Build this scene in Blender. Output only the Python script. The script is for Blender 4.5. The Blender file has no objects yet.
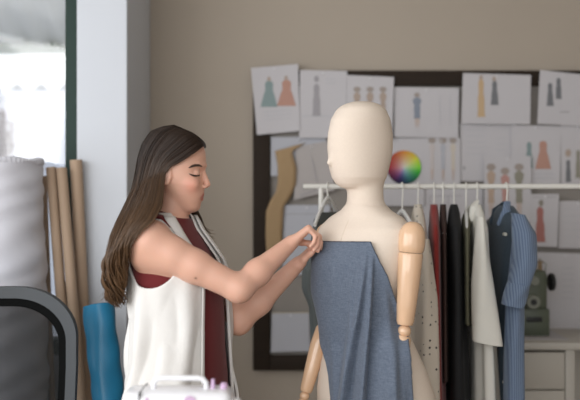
import bpy, bmesh, math, random
import numpy as np
from mathutils import Vector, Matrix

random.seed(7)
rng = np.random.default_rng(7)
scene = bpy.context.scene
COL = scene.collection
F = 805.0      # focal length in pixels of the 580-wide frame
CZ = 1.44      # eye height


def P(px, py, d):
    """point at depth d seen at photo pixel (px, py)"""
    return np.array([(px - 290.0) / F * d, d, CZ - (py - 200.0) / F * d])


# ------------------------------------------------------------------ camera, world, lights
cam = bpy.data.cameras.new('camera')
cam.sensor_width = 36.0
cam.lens = F / 580.0 * 36.0
cam.dof.use_dof = True
cam.dof.focus_distance = 2.38
cam.dof.aperture_fstop = 1.5
cam_o = bpy.data.objects.new('camera', cam)
cam_o.location = (0, 0, CZ)
cam_o.rotation_euler = (math.pi / 2, 0, 0)
COL.objects.link(cam_o)
scene.camera = cam_o

world = bpy.data.worlds.new('world')
scene.world = world
world.use_nodes = True
bg = world.node_tree.nodes['Background']
bg.inputs[0].default_value = (0.95, 0.98, 1.0, 1)
bg.inputs[1].default_value = 1.05


def area(name, loc, target, sx, sy, power, color):
    l = bpy.data.lights.new(name, 'AREA')
    l.shape = 'RECTANGLE'
    l.size, l.size_y, l.energy, l.color = sx, sy, power, color
    o = bpy.data.objects.new(name, l)
    o.location = loc
    o.rotation_euler = (Vector(target) - Vector(loc)).to_track_quat('-Z', 'Y').to_euler()
    COL.objects.link(o)
    return o


# daylight entering by the large side window; added fill lamp from the front left
area('side_window_daylight', (-2.32, 0.9, 1.75), (0.1, 2.2, 1.2), 2.2, 1.7, 42, (0.97, 0.985, 1.0))
area('front_left_fill', (-1.3, -1.4, 2.0), (-0.2, 2.6, 1.2), 2.6, 1.8, 48, (1.0, 0.99, 0.98))

vs = scene.view_settings
scene.display_settings.display_device = 'sRGB'
vs.view_transform = 'Standard'
vs.look = 'None'
vs.gamma = 1.0
vs.use_curve_mapping = False
vs.exposure = 0.0
scene.cycles.max_bounces = 8
scene.cycles.transparent_max_bounces = 12
scene.cycles.sample_clamp_indirect = 6


# ------------------------------------------------------------------ materials
def srgb(r, g, b):
    def c(v):
        v /= 255.0
        return v / 12.92 if v <= 0.04045 else ((v + 0.055) / 1.055) ** 2.4
    return (c(r), c(g), c(b), 1.0)


def mat(name, col, rough=0.6, noise=0.0, nscale=40.0, bump=0.0, bscale=200.0, metal=0.0, sss=0.0, sheen=0.0,
        coat=0.0, spec=0.5, stretch=None):
    m = bpy.data.materials.new(name)
    m.use_nodes = True
    nt = m.node_tree
    b = nt.nodes['Principled BSDF']
    b.inputs['Base Color'].default_value = col
    b.inputs['Roughness'].default_value = rough
    b.inputs['Metallic'].default_value = metal
    b.inputs['Specular IOR Level'].default_value = spec
    if sss:
        b.inputs['Subsurface Weight'].default_value = sss
        b.inputs['Subsurface Radius'].default_value = (0.012, 0.005, 0.003)
        b.inputs['Subsurface Scale'].default_value = 0.6
    if sheen:
        b.inputs['Sheen Weight'].default_value = sheen
    if coat:
        b.inputs['Coat Weight'].default_value = coat
        b.inputs['Coat Roughness'].default_value = 0.12
    tc = nt.nodes.new('ShaderNodeTexCoord')
    mp = nt.nodes.new('ShaderNodeMapping')
    nt.links.new(tc.outputs['Object'], mp.inputs[0])
    if stretch:
        mp.inputs['Scale'].default_value = stretch
    if noise:
        n = nt.nodes.new('ShaderNodeTexNoise')
        n.inputs['Scale'].default_value = nscale
        n.inputs['Detail'].default_value = 4
        nt.links.new(mp.outputs[0], n.inputs['Vector'])
        r = nt.nodes.new('ShaderNodeMix')
        r.data_type = 'RGBA'
        r.blend_type = 'MIX'
        lo = [max(0, c * (1 - noise)) for c in col[:3]] + [1]
        hi = [min(1, c * (1 + noise)) for c in col[:3]] + [1]
        r.inputs[6].default_value = lo
        r.inputs[7].default_value = hi
        nt.links.new(n.outputs['Fac'], r.inputs[0])
        nt.links.new(r.outputs[2], b.inputs['Base Color'])
    if bump:
        n2 = nt.nodes.new('ShaderNodeTexNoise')
        n2.inputs['Scale'].default_value = bscale
        n2.inputs['Detail'].default_value = 3
        nt.links.new(mp.outputs[0], n2.inputs['Vector'])
        bp = nt.nodes.new('ShaderNodeBump')
        bp.inputs['Strength'].default_value = bump
        bp.inputs['Distance'].default_value = 0.004
        nt.links.new(n2.outputs['Fac'], bp.inputs['Height'])
        nt.links.new(bp.outputs[0], b.inputs['Normal'])
    return m


def attr_mat(name, rough=0.5, sss=0.0, attr='tint', bump=0.0):
    m = mat(name, (0.5, 0.5, 0.5, 1), rough, sss=sss, bump=bump, bscale=500)
    nt = m.node_tree
    a = nt.nodes.new('ShaderNodeAttribute')
    a.attribute_name = attr
    nt.links.new(a.outputs['Color'], nt.nodes['Principled BSDF'].inputs['Base Color'])
    return m


def weave_mat(name, c1, c2, scale=900.0, rough=0.85, axis='z', sheen=0.2):
    """two-tone woven cloth: fine stretched noises in both thread directions"""
    m = mat(name, c1, rough, sheen=sheen)
    nt = m.node_tree
    b = nt.nodes['Principled BSDF']
    tc = nt.nodes.new('ShaderNodeTexCoord')
    fac = []
    for sc in ((1, 1, 0.08), (0.08, 0.08, 1)):
        mp = nt.nodes.new('ShaderNodeMapping')
        mp.inputs['Scale'].default_value = sc
        nt.links.new(tc.outputs['Object'], mp.inputs[0])
        n = nt.nodes.new('ShaderNodeTexNoise')
        n.inputs['Scale'].default_value = scale
        n.inputs['Detail'].default_value = 2
        nt.links.new(mp.outputs[0], n.inputs['Vector'])
        fac.append(n)
    ad = nt.nodes.new('ShaderNodeMath')
    ad.operation = 'ADD'
    nt.links.new(fac[0].outputs['Fac'], ad.inputs[0])
    nt.links.new(fac[1].outputs['Fac'], ad.inputs[1])
    ra = nt.nodes.new('ShaderNodeMapRange')
    ra.inputs[1].default_value = 0.75
    ra.inputs[2].default_value = 1.25
    nt.links.new(ad.outputs[0], ra.inputs[0])
    mx = nt.nodes.new('ShaderNodeMix')
    mx.data_type = 'RGBA'
    mx.inputs[6].default_value = c1
    mx.inputs[7].default_value = c2
    nt.links.new(ra.outputs[0], mx.inputs[0])
    nt.links.new(mx.outputs[2], b.inputs['Base Color'])
    bp = nt.nodes.new('ShaderNodeBump')
    bp.inputs['Strength'].default_value = 0.12
    bp.inputs['Distance'].default_value = 0.002
    nt.links.new(ad.outputs[0], bp.inputs['Height'])
    nt.links.new(bp.outputs[0], b.inputs['Normal'])
    return m


def pattern_mat(name, base, ink, kind, scale, rough=0.85):
    m = mat(name, base, rough, sheen=0.1)
    nt = m.node_tree
    b = nt.nodes['Principled BSDF']
    tc = nt.nodes.new('ShaderNodeTexCoord')
    mp = nt.nodes.new('ShaderNodeMapping')
    nt.links.new(tc.outputs['Object'], mp.inputs[0])
    mx = nt.nodes.new('ShaderNodeMix')
    mx.data_type = 'RGBA'
    mx.inputs[6].default_value = base
    mx.inputs[7].default_value = ink
    lt = nt.nodes.new('ShaderNodeMath')
    if kind == 'dots':
        v = nt.nodes.new('ShaderNodeTexVoronoi')
        v.inputs['Scale'].default_value = scale
        v.inputs['Randomness'].default_value = 0.55
        nt.links.new(mp.outputs[0], v.inputs['Vector'])
        lt.operation = 'LESS_THAN'
        lt.inputs[1].default_value = 0.16
        nt.links.new(v.outputs['Distance'], lt.inputs[0])
    else:
        w = nt.nodes.new('ShaderNodeTexWave')
        w.inputs['Scale'].default_value = scale
        w.inputs['Distortion'].default_value = 0.6
        nt.links.new(mp.outputs[0], w.inputs['Vector'])
        lt.operation = 'MULTIPLY'
        lt.inputs[1].default_value = 1.0
        nt.links.new(w.outputs['Fac'], lt.inputs[0])
    nt.links.new(lt.outputs[0], mx.inputs[0])
    nt.links.new(mx.outputs[2], b.inputs['Base Color'])
    return m


def see_through_mat(name, col, alpha, rough=0.5, spec=0.3):
    m = mat(name, col, rough, spec=spec)
    nt = m.node_tree
    out = nt.nodes['Material Output']
    tr = nt.nodes.new('ShaderNodeBsdfTransparent')
    mx = nt.nodes.new('ShaderNodeMixShader')
    mx.inputs[0].default_value = alpha
    nt.links.new(tr.outputs[0], mx.inputs[1])
    nt.links.new(nt.nodes['Principled BSDF'].outputs[0], mx.inputs[2])
    nt.links.new(mx.outputs[0], out.inputs['Surface'])
    return m


# ------------------------------------------------------------------ mesh helpers
class MB:
    """collects shapes into one mesh"""

    def __init__(s):
        s.v, s.f, s.m = [], [], []

    def add(s, verts, faces, mi=0):
        o = len(s.v)
        s.v += [tuple(map(float, p)) for p in verts]
        s.f += [tuple(int(i) + o for i in f) for f in faces]
        s.m += [mi] * len(faces)
        return s

    def bm(s, b, mi=0):
        b.verts.index_update()
        s.add([v.co for v in b.verts], [[v.index for v in f.verts] for f in b.faces], mi)
        b.free()
        return s

    def box(s, lo, hi, r=0.0, seg=2, mi=0, rot=None, piv=None):
        b = bmesh.new()
        lo, hi = Vector(lo), Vector(hi)
        bmesh.ops.create_cube(b, size=1.0)
        bmesh.ops.scale(b, vec=hi - lo, verts=b.verts)
        bmesh.ops.translate(b, vec=(lo + hi) / 2, verts=b.verts)
        if r:
            bmesh.ops.bevel(b, geom=list(b.edges), offset=r, segments=seg, profile=0.5, affect='EDGES')
        if rot is not None:
            bmesh.ops.rotate(b, cent=Vector(piv if piv is not None else (lo + hi) / 2), matrix=rot, verts=b.verts)
        return s.bm(b, mi)

    def grid(s, pts, close_u=False, close_v=False, mi=0, flip=False):
        """pts: array rows x cols x 3"""
        pts = np.asarray(pts, float)
        R, C = pts.shape[:2]
        fs = []
        for i in range(R if close_u else R - 1):
            for j in range(C if close_v else C - 1):
                q = (i * C + j, i * C + (j + 1) % C, ((i + 1) % R) * C + (j + 1) % C, ((i + 1) % R) * C + j)
                fs.append(q[::-1] if flip else q)
        return s.add(pts.reshape(-1, 3), fs, mi)

    def rings(s, pts, cap0=True, cap1=True, mi=0):
        """closed rings along a path, rows x cols x 3"""
        pts = np.asarray(pts, float)
        R, C = pts.shape[:2]
        o = len(s.v)
        s.grid(pts, close_v=True, mi=mi)
        if cap0:
            s.f.append(tuple(o + j for j in range(C))[::-1]); s.m.append(mi)
        if cap1:
            s.f.append(tuple(o + (R - 1) * C + j for j in range(C))); s.m.append(mi)
        return s

    def tube(s, path, rad, n=8, mi=0, flat=None, cap=True):
        path = np.asarray(path, float)
        k = len(path)
        rad = np.broadcast_to(np.asarray(rad, float), (k,))
        t = np.gradient(path, axis=0)
        t /= np.linalg.norm(t, axis=1)[:, None] + 1e-12
        up = np.array([0, 0, 1.0]) if abs(t[0][2]) < 0.9 else np.array([0, 1.0, 0])
        a = np.cross(t[0], up); a /= np.linalg.norm(a)
        rows = []
        ang = np.linspace(0, 2 * np.pi, n, endpoint=False)
        for i in range(k):
            a = a - t[i] * a.dot(t[i]); a /= np.linalg.norm(a) + 1e-12
            b = np.cross(t[i], a)
            fb = 1.0 if flat is None else flat
            rows.append(path[i] + rad[i] * (np.cos(ang)[:, None] * a + fb * np.sin(ang)[:, None] * b))
        return s.rings(rows, cap, cap, mi)

    def lathe(s, a, b, prof, n=24, mi=0, cap=True):
        """prof: list of (t along a->b, radius)"""
        a, b = np.asarray(a, float), np.asarray(b, float)
        ax = b - a
        L = np.linalg.norm(ax); ax = ax / L
        up = np.array([0, 1.0, 0]) if abs(ax[1]) < 0.9 else np.array([1.0, 0, 0])
        u = np.cross(ax, up); u /= np.linalg.norm(u)
        w = np.cross(ax, u)
        ang = np.linspace(0, 2 * np.pi, n, endpoint=False)
        rows = [a + ax * L * t + max(r, 1e-4) * (np.cos(ang)[:, None] * u + np.sin(ang)[:, None] * w) for t, r in prof]
        return s.rings(rows, cap, cap, mi)

    def sphere(s, c, r, n=16, mi=0):
        b = bmesh.new()
        bmesh.ops.create_uvsphere(b, u_segments=n, v_segments=max(6, n // 2), radius=1.0)
        r = np.broadcast_to(np.asarray(r, float), (3,))
        for v in b.verts:
            v.co = Vector((v.co[0] * r[0] + c[0], v.co[1] * r[1] + c[1], v.co[2] * r[2] + c[2]))
        return s.bm(b, mi)

    def poly(s, pts, mi=0):
        return s.add(pts, [list(range(len(pts)))], mi)


def tag(o, label=None, cat=None, group=None, kind=None):
    if label: o['label'] = label
    if cat: o['category'] = cat
    if group: o['group'] = group
    if kind: o['kind'] = kind
    return o


def empty(name, loc, label, cat, group=None):
    o = bpy.data.objects.new(name, None)
    o.location = loc
    o.empty_display_size = 0.05
    COL.objects.link(o)
    return tag(o, label, cat, group)


def world_loc(o):
    v = np.zeros(3)
    while o is not None:
        v += np.array(o.location)
        o = o.parent
    return v


def finish(me, mats, smooth, sharp):
    for m in (mats if isinstance(mats, (list, tuple)) else [mats]):
        me.materials.append(m)
    me.polygons.foreach_set('use_smooth', [smooth] * len(me.polygons))
    if smooth and sharp is not None:
        me.set_sharp_from_angle(angle=math.radians(sharp))


def obj(name, mb, mats, parent=None, smooth=True, sharp=40, solid=None, subsurf=0, origin=None, label=None):
    me = bpy.data.meshes.new(name)
    v = np.array(mb.v)
    base = world_loc(parent) if parent is not None else np.array(origin if origin is not None else
                                                                 [v[:, 0].mean(), v[:, 1].mean(), v[:, 2].min()])
    me.from_pydata([tuple(p) for p in v - base], [], mb.f)
    me.polygons.foreach_set('material_index', mb.m)
    finish(me, mats, smooth, sharp)
    me.update()
    o = bpy.data.objects.new(name, me)
    COL.objects.link(o)
    if parent is not None:
        o.parent = parent
    else:
        o.location = base
    if solid:
        md = o.modifiers.new('thickness', 'SOLIDIFY'); md.thickness = solid; md.offset = 0
    if subsurf:
        md = o.modifiers.new('smooth', 'SUBSURF'); md.levels = md.render_levels = subsurf
    if label:
        o['label'] = label
    return o


def struct(name, mb, m, smooth=False, parent=None):
    o = obj(name, mb, m, parent, smooth=smooth)
    o['kind'] = 'structure'
    return o


# ------------------------------------------------------------------ implicit surfaces (organic bodies)
def ax(lo, hi, h, zones=()):
    """rectilinear axis with finer or coarser zones: (from, to, h)"""
    out, x = [], lo
    while x < hi:
        out.append(x)
        st = h
        for a, b, hh in zones:
            if a <= x < b:
                st = hh
        x += st
    out.append(x)
    return np.array(out, np.float32)


def unit(v):
    v = np.asarray(v, float)
    return v / np.linalg.norm(v)


class Field:
    def __init__(s, xs, ys, zs):
        s.a = (xs, ys, zs)
        s.D = np.full((len(xs), len(ys), len(zs)), 1.0, np.float32)

    def op(s, fn, lo, hi, k=0.0, mode='add', pad=0.014):
        sl = []
        for q in range(3):
            i0 = max(0, np.searchsorted(s.a[q], lo[q] - pad - k) - 1)
            i1 = min(len(s.a[q]), np.searchsorted(s.a[q], hi[q] + pad + k) + 1)
            if i1 <= i0:
                return
            sl.append(slice(i0, i1))
        X = s.a[0][sl[0]][:, None, None]; Y = s.a[1][sl[1]][None, :, None]; Z = s.a[2][sl[2]][None, None, :]
        d = fn(X, Y, Z).astype(np.float32)
        cur = s.D[tuple(sl)]
        if mode == 'add':
            if k:
                h = np.clip(0.5 + 0.5 * (cur - d) / k, 0, 1)
                s.D[tuple(sl)] = cur * (1 - h) + d * h - k * h * (1 - h)
            else:
                s.D[tuple(sl)] = np.minimum(cur, d)
        else:
            d = -d
            if k:
                h = np.clip(0.5 - 0.5 * (cur - d) / k, 0, 1)
                s.D[tuple(sl)] = cur * (1 - h) + d * h + k * h * (1 - h)
            else:
                s.D[tuple(sl)] = np.maximum(cur, d)

    def seg(s, a, b, r1, r2, k=0.01, n=None, sq=1.0, mode='add'):
        a, b = np.asarray(a, float), np.asarray(b, float)
        ba = b - a
        L2 = ba.dot(ba) + 1e-12

        def fn(X, Y, Z):
            x, y, z = X - a[0], Y - a[1], Z - a[2]
            t = np.clip((x * ba[0] + y * ba[1] + z * ba[2]) / L2, 0, 1)
            qx, qy, qz = x - t * ba[0], y - t * ba[1], z - t * ba[2]
            q2 = qx * qx + qy * qy + qz * qz
            if n is not None:
                qn = qx * n[0] + qy * n[1] + qz * n[2]
                q2 = q2 + (sq * sq - 1) * qn * qn
            return np.sqrt(q2 + 1e-12) - (r1 + (r2 - r1) * t)
        R = max(r1, r2)
        s.op(fn, np.minimum(a, b) - R, np.maximum(a, b) + R, k, mode)

    def ell(s, c, axes, r, k=0.01, mode='add'):
        c = np.asarray(c, float)
        axes = np.asarray(axes, float)

        def fn(X, Y, Z):
            x, y, z = X - c[0], Y - c[1], Z - c[2]
            k0 = 0; k1 = 0
            for i in range(3):
                p = (x * axes[i][0] + y * axes[i][1] + z * axes[i][2])
                k0 = k0 + (p / r[i]) ** 2
                k1 = k1 + (p / r[i] ** 2) ** 2
            k0 = np.sqrt(k0 + 1e-12); k1 = np.sqrt(k1 + 1e-12)
            return k0 * (k0 - 1) / k1
        R = max(r)
        s.op(fn, c - R, c + R, k, mode)

    def loft(s, fn, lo, hi, k=0.0, mode='add'):
        s.op(fn, np.asarray(lo), np.asarray(hi), k, mode)

    def mesh(s):
        D = s.D
        S = D < 0
        c = np.zeros(tuple(n - 1 for n in D.shape), np.int8)
        nx, ny, nz = c.shape
        for i in (0, 1):
            for j in (0, 1):
                for l in (0, 1):
                    c += S[i:i + nx, j:j + ny, l:l + nz]
        act = (c > 0) & (c < 8)
        idx = np.argwhere(act)
        vid = np.full(c.shape, -1, np.int32)
        vid[act] = np.arange(len(idx))
        acc = np.zeros((len(idx), 3)); cnt = np.zeros(len(idx))
        for axis in range(3):
            o1, o2 = [q for q in range(3) if q != axis]
            for p in (0, 1):
                for q in (0, 1):
                    off = np.zeros(3, int); off[o1] = p; off[o2] = q
                    off2 = off.copy(); off2[axis] = 1
                    A = idx + off; B = idx + off2
                    va = D[A[:, 0], A[:, 1], A[:, 2]]; vb = D[B[:, 0], B[:, 1], B[:, 2]]
                    m = (va < 0) != (vb < 0)
                    t = va[m] / (va[m] - vb[m])
                    pos = A[m].astype(float); pos[:, axis] += t
                    acc[m] += pos; cnt[m] += 1
        acc /= cnt[:, None]
        V = np.stack([np.interp(acc[:, q], np.arange(len(s.a[q])), s.a[q]) for q in range(3)], 1)
        faces = []
        for axis in range(3):
            o1, o2 = [(1, 2), (2, 0), (0, 1)][axis]
            sl0 = [slice(None)] * 3; sl1 = [slice(None)] * 3
            sl0[axis] = slice(0, -1); sl1[axis] = slice(1, None)
            a = S[tuple(sl0)]; b = S[tuple(sl1)]
            e = np.argwhere(a != b)
            e = e[(e[:, o1] > 0) & (e[:, o2] > 0) & (e[:, o1] < D.shape[o1] - 1) & (e[:, o2] < D.shape[o2] - 1)]
            ins = a[e[:, 0], e[:, 1], e[:, 2]]
            q = []
            for da, db in ((1, 1), (0, 1), (0, 0), (1, 0)):
                w = e.copy(); w[:, o1] -= da; w[:, o2] -= db
                q.append(vid[w[:, 0], w[:, 1], w[:, 2]])
            q = np.stack(q, 1)
            q[~ins] = q[~ins][:, ::-1]
            faces.append(q)
        Fc = np.concatenate(faces)
        Fc = Fc[(Fc >= 0).all(1)]
        # light relaxation
        for _ in range(2):
            n = np.zeros_like(V); w = np.zeros(len(V))
            for i in range(4):
                a_, b_ = Fc[:, i], Fc[:, (i + 1) % 4]
                np.add.at(n, a_, V[b_]); np.add.at(w, a_, 1)
            V = V * 0.5 + 0.5 * n / np.maximum(w, 1)[:, None]
        return V, Fc


def field_obj(name, V, Fc, mats, parent, tint=None):
    me = bpy.data.meshes.new(name)
    base = world_loc(parent)
    me.vertices.add(len(V))
    me.vertices.foreach_set('co', (V - base).astype(np.float32).ravel())
    me.loops.add(len(Fc) * 4)
    me.loops.foreach_set('vertex_index', Fc.astype(np.int32).ravel())
    me.polygons.add(len(Fc))
    me.polygons.foreach_set('loop_start', np.arange(0, len(Fc) * 4, 4, dtype=np.int32))
    me.update(calc_edges=True)
    me.validate()
    finish(me, mats, True, None)
    if tint is not None:
        at = me.color_attributes.new('tint', 'FLOAT_COLOR', 'POINT')
        at.data.foreach_set('color', np.concatenate([tint, np.ones((len(V), 1))], 1).astype(np.float32).ravel())
    o = bpy.data.objects.new(name, me)
    COL.objects.link(o)
    o.parent = parent
    return o


def loft_fn(zs, a, bf, bb, cx, cy, fwd, lat, n=2.3, zcut=None, inflate=0.0):
    """upright body: superellipse section by height"""
    def fn(X, Y, Z):
        z = Z
        A = np.interp(z, zs, a) + inflate; BF = np.interp(z, zs, bf) + inflate; BB = np.interp(z, zs, bb) + inflate
        x = X - np.interp(z, zs, cx); y = Y - np.interp(z, zs, cy)
        f = x * fwd[0] + y * fwd[1]; l = x * lat[0] + y * lat[1]
        B = np.where(f > 0, BF, BB)
        rho = ((np.abs(f) / B) ** n + (np.abs(l) / A) ** n + 1e-9) ** (1 / n)
        rad = np.sqrt(f * f + l * l)
        d = rad * (1 - 1 / np.maximum(rho, 1e-3))
        d = np.where(rad < 0.02, (rho - 1) * np.minimum(A, B), d)
        lo, hi = (zs[0], zs[-1]) if zcut is None else zcut
        return np.maximum(d, np.maximum(lo - z, z - hi))
    return fn


# ==================================================================== THE ROOM
M_wall = mat('wall_paint', srgb(170, 159, 146), 0.9, noise=0.03, nscale=3, bump=0.05, bscale=120)
M_white_wall = mat('white_wall_paint', srgb(203, 207, 214), 0.85, noise=0.02, nscale=4)
M_floor = mat('floor_wood', srgb(140, 120, 98), 0.5, noise=0.2, nscale=6, stretch=(1, 12, 1))
M_ceiling = mat('ceiling_paint', srgb(225, 223, 218), 0.9)
M_green_frame = mat('dark_green_metal', srgb(38, 56, 50), 0.6, spec=.25)

WY = 3.50
XR, XL, H = 2.4, -2.4, 2.75
COLX0 = -0.795
struct('floor', MB().box((XL - .1, -1.6, -0.1), (XR + .1, WY + .12, 0)), M_floor)
struct('ceiling', MB().box((XL - .1, -0.6, H), (XR + .1, WY + .12, H + .1)), M_ceiling)
struct('wall_back', MB().box((COLX0 + 0.02, WY, 0), (XR + .1, WY + .12, H)), M_wall)
struct('wall_right', MB().box((XR, -1.0, 0), (XR + .1, WY, H)), M_wall)
# column standing out of the back wall
struct('trim_1', MB().box((COLX0, 3.0, 0), ((127 - 290) / F * 3.0, WY, H), 0.004), M_white_wall)
# window wall left of the column
b = MB()
b.box((XL - .1, 3.06, 0), (COLX0, 3.2, 0.85))
b.box((XL - .1, 3.06, 2.45), (COLX0, 3.2, H))
struct('wall_window', b, M_white_wall)
# side wall with its large opening (outside the frame)
b = MB()
b.box((XL - .1, -1.0, 0), (XL, 3.06, 0.8))
b.box((XL - .1, -1.0, 2.55), (XL, 3.06, H))
b.box((XL - .1, 2.15, 0.8), (XL, 3.06, 2.55))
struct('wall_left', b, M_white_wall)
struct('baseboard_back', MB().box((-0.60, WY - 0.015, 0), (XR, WY, 0.09), 0.004), M_white_wall)

# window
b = MB()
x1 = COLX0
x0 = (65 - 290) / F * 3.06
b.box((x0, 3.06, 0.85), (x1, 3.13, 2.45), 0.004)
b.box((-2.4, 3.06, 0.85), (-2.35, 3.13, 2.45), 0.004)
b.box((-2.35, 3.06, 2.40), (x0, 3.13, 2.45), 0.004)
b.box((-2.35, 3.06, 0.85), (x0, 3.13, 0.91), 0.004)
b.box((-1.66, 3.06, 0.91), (-1.61, 3.13, 2.40), 0.004)
win = struct('window_1', b, M_green_frame)
gm = bpy.data.materials.new('window_glass')
gm.use_nodes = True
nt = gm.node_tree
nt.nodes.remove(nt.nodes['Principled BSDF'])
tr = nt.nodes.new('ShaderNodeBsdfTransparent'); gl = nt.nodes.new('ShaderNodeBsdfGlossy')
gl.inputs['Roughness'].default_value = 0.02
mx = nt.nodes.new('ShaderNodeMixShader'); mx.inputs[0].default_value = 0.06
nt.links.new(tr.outputs[0], mx.inputs[1]); nt.links.new(gl.outputs[0], mx.inputs[2])
nt.links.new(mx.outputs[0], nt.nodes['Material Output'].inputs['Surface'])
struct('window_pane', MB().box((-2.35, 3.09, 0.91), (x0, 3.096, 2.40)), gm, parent=win)

# outdoors
M_out_white = mat('outdoor_white_paint', srgb(214, 215, 226), 0.8)
M_concrete = mat('outdoor_paving', srgb(200, 200, 200), 0.9, noise=0.1)
M_awning = mat('awning_sheet', srgb(222, 226, 228), 0.6, noise=0.05, nscale=8, stretch=(8, 1, 1))
M_awning_edge = mat('awning_edge', srgb(96, 112, 98), 0.6)
M_finial = mat('dark_iron', srgb(60, 72, 84), 0.5)
struct('ground_outside', MB().box((-7, 3.25, -0.12), (-0.9, 9, -0.02)), M_concrete)
aw = empty('awning', P(20, 0, 4.6), 'pale corrugated awning hanging outside the window top', 'awning')
rows = []
for y, z in ((4.3, 2.85), (5.2, 2.45)):
    rows.append([(x, y, z + 0.012 * math.sin(x * 40)) for x in np.linspace(-3.6, -1.05, 90)])
obj('awning_sheet', MB().grid(rows), M_awning, aw, solid=0.01)
obj('edge_rail', MB().box((-3.6, 5.19, 2.385), (-1.05, 5.23, 2.455), 0.005), M_awning_edge, aw)
for x in (-3.5, -2.4, -1.3):
    obj('bracket', MB().tube([(x, 5.2, 2.42), (x, 4.32, 2.82)], 0.015), M_awning_edge, aw)
    obj('post', MB().tube([(x - 0.02, 5.24, -0.02), (x - 0.02, 5.24, 2.40)], 0.02), M_awning_edge, aw) if x < -3 else None
fw = empty('garden_wall', (-2.4, 6.1, -0.02), 'white garden wall topped by dark finials outside the window', 'wall')
obj('wall_panel', MB().box((-5, 6.0, -0.02), (-1.1, 6.2, 2.22), 0.01), M_out_white, fw)
obj('coping', MB().box((-5, 5.96, 2.20), (-1.08, 6.24, 2.245), 0.01), M_out_white, fw)
for k in range(8):
    c = P(17 + 24.5 * (k - 5), 92, 6.1)
    if c[0] > -1.15: continue
    obj('finial', MB().lathe(c - [0, 0, 0.015], c + [0, 0, 0.075],
                             [(0, .075), (.25, .075), (.5, .055), (.75, .03), (1, .004)], 12), M_finial, fw)
# laundry sheets / panel seen low through the window
sh = empty('display_board', P(55, 130, 5.6) * [1, 1, 0] + [0, 0, -0.02], 'pale blue board standing against the white garden wall outside', 'board')
c = P(57, 100, 5.6)
obj('panel', MB().box((c[0] - 0.07, 5.55, 0.5), (c[0] + 0.10, 5.58, c[2]), 0.005), mat('pale_blue_board', srgb(214, 222, 238), 0.7), sh)
for dx in (-0.05, 0.08):
    obj('leg', MB().box((c[0] + dx - .015, 5.55, -0.02), (c[0] + dx + .015, 5.575, 0.5)), M_out_white, sh)
# potted plant outside
pp = empty('potted_plant', (P(-3, 150, 5.0)[0], 5.0, -0.02), 'reddish leafy potted shrub outside at the window edge', 'plant')
pc = P(-3, 125, 5.0)
obj('pot', MB().lathe((pc[0], 5.0, -0.02), (pc[0], 5.0, 0.45), [(0, .13), (.9, .19), (.92, .21), (1, .21)], 20), M_awning_edge, pp)
obj('stem', MB().tube([(pc[0], 5.0, .4), (pc[0] + .02, 5.0, 1.0), (pc[0], 5.0, 1.75)], [.025, .02, .01]), mat('bark', srgb(90, 75, 60)), pp)
b = MB()
for _ in range(420):
    v = unit(rng.normal(size=3)) * (rng.random() ** 0.5)
    c = np.array([pc[0], 5.0, 1.82]) + v * [0.10, 0.12, 0.20]
    d1 = unit(rng.normal(size=3)); d2 = unit(np.cross(d1, rng.normal(size=3)))
    b.poly([c - d1 * .03, c + d2 * .012, c + d1 * .03, c - d2 * .012])
obj('foliage', b, mat('reddish_leaves', srgb(104, 78, 88), 0.7), pp, smooth=False)

# wall switch
sw = empty('light_switch', P(198, 235, 3.49), 'small white light switch plate on the taupe wall', 'switch')
c = P(198, 227, 3.49)
M_plastic = mat('white_plastic', srgb(226, 228, 230), 0.35)
obj('plate', MB().box((c[0] - .017, 3.487, c[2] - .036), (c[0] + .017, 3.5, c[2] + .036), .003), M_plastic, sw)
obj('rocker', MB().box((c[0] - .008, 3.482, c[2] - .018), (c[0] + .008, 3.488, c[2] + .018), .002), M_plastic, sw)

# ==================================================================== PIN BOARD AND PAPERS
M_board_frame = mat('dark_brown_wood', srgb(44, 35, 28), 0.7, spec=.2, noise=0.2, nscale=10, stretch=(1, 1, 8))
M_board = mat('board_felt', srgb(142, 136, 130), 0.95, noise=0.05, nscale=60)
BD = 3.47
c0, c1 = P(253, 71, BD), P(270, 86, BD)
bx0, bx1, bz1, bz0 = c0[0], 1.62, c0[2], P(253, 370, BD)[2]
fwid, fhgt = c1[0] - c0[0], c0[2] - c1[2]
bd = empty('pin_board', ((bx0 + bx1) / 2, 3.485, bz0), 'large dark-framed pin board covered with sketches on the taupe wall', 'pin board')
obj('backing', MB().box((bx0 + .02, 3.478, bz0 + .02), (bx1 - .02, 3.499, bz1 - .02)), M_board, bd, smooth=False)
for lo, hi in (((bx0, bz0), (bx0 + fwid, bz1)), ((bx1 - fwid, bz0), (bx1, bz1)),
               ((bx0 + fwid, bz1 - fhgt), (bx1 - fwid, bz1)), ((bx0 + fwid, bz0), (bx1 - fwid, bz0 + fhgt))):
    obj('frame_rail', MB().box((lo[0], 3.455, lo[1]), (hi[0], 3.499, hi[1]), .003), M_board_frame, bd)

M_paper = mat('paper', srgb(190, 187, 190), 0.85, noise=0.015, nscale=20)
M_paper2 = mat('paper_bluish', srgb(178, 179, 186), 0.85, noise=0.015, nscale=20)
INK = {}


def ink(rgb):
    if rgb not in INK:
        INK[rgb] = mat('pencil_colour', srgb(*[c + (180 - c) * .42 for c in rgb]), 0.9)
    return INK[rgb]


def dress(cx, top, bot, w, flare=1.0, sh=0.5):
    """a fashion sketch figure silhouette in photo pixels: gown"""
    h = bot - top
    L = [(-.12, 0), (-sh * .5, .10), (-sh * .45, .25), (-.22, .38), (-.3, .5), (-.42 * flare, .8), (-.5 * flare, 1)]
    pts = [(cx + x * w, top + y * h) for x, y in L]
    return pts + [(2 * cx - x, y) for x, y in pts[::-1]]


def oval(cx, cy, rx, ry, n=12):
    return [(cx + rx * math.cos(t), cy + ry * math.sin(t)) for t in np.linspace(0, 2 * math.pi, n, endpoint=False)]


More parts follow.
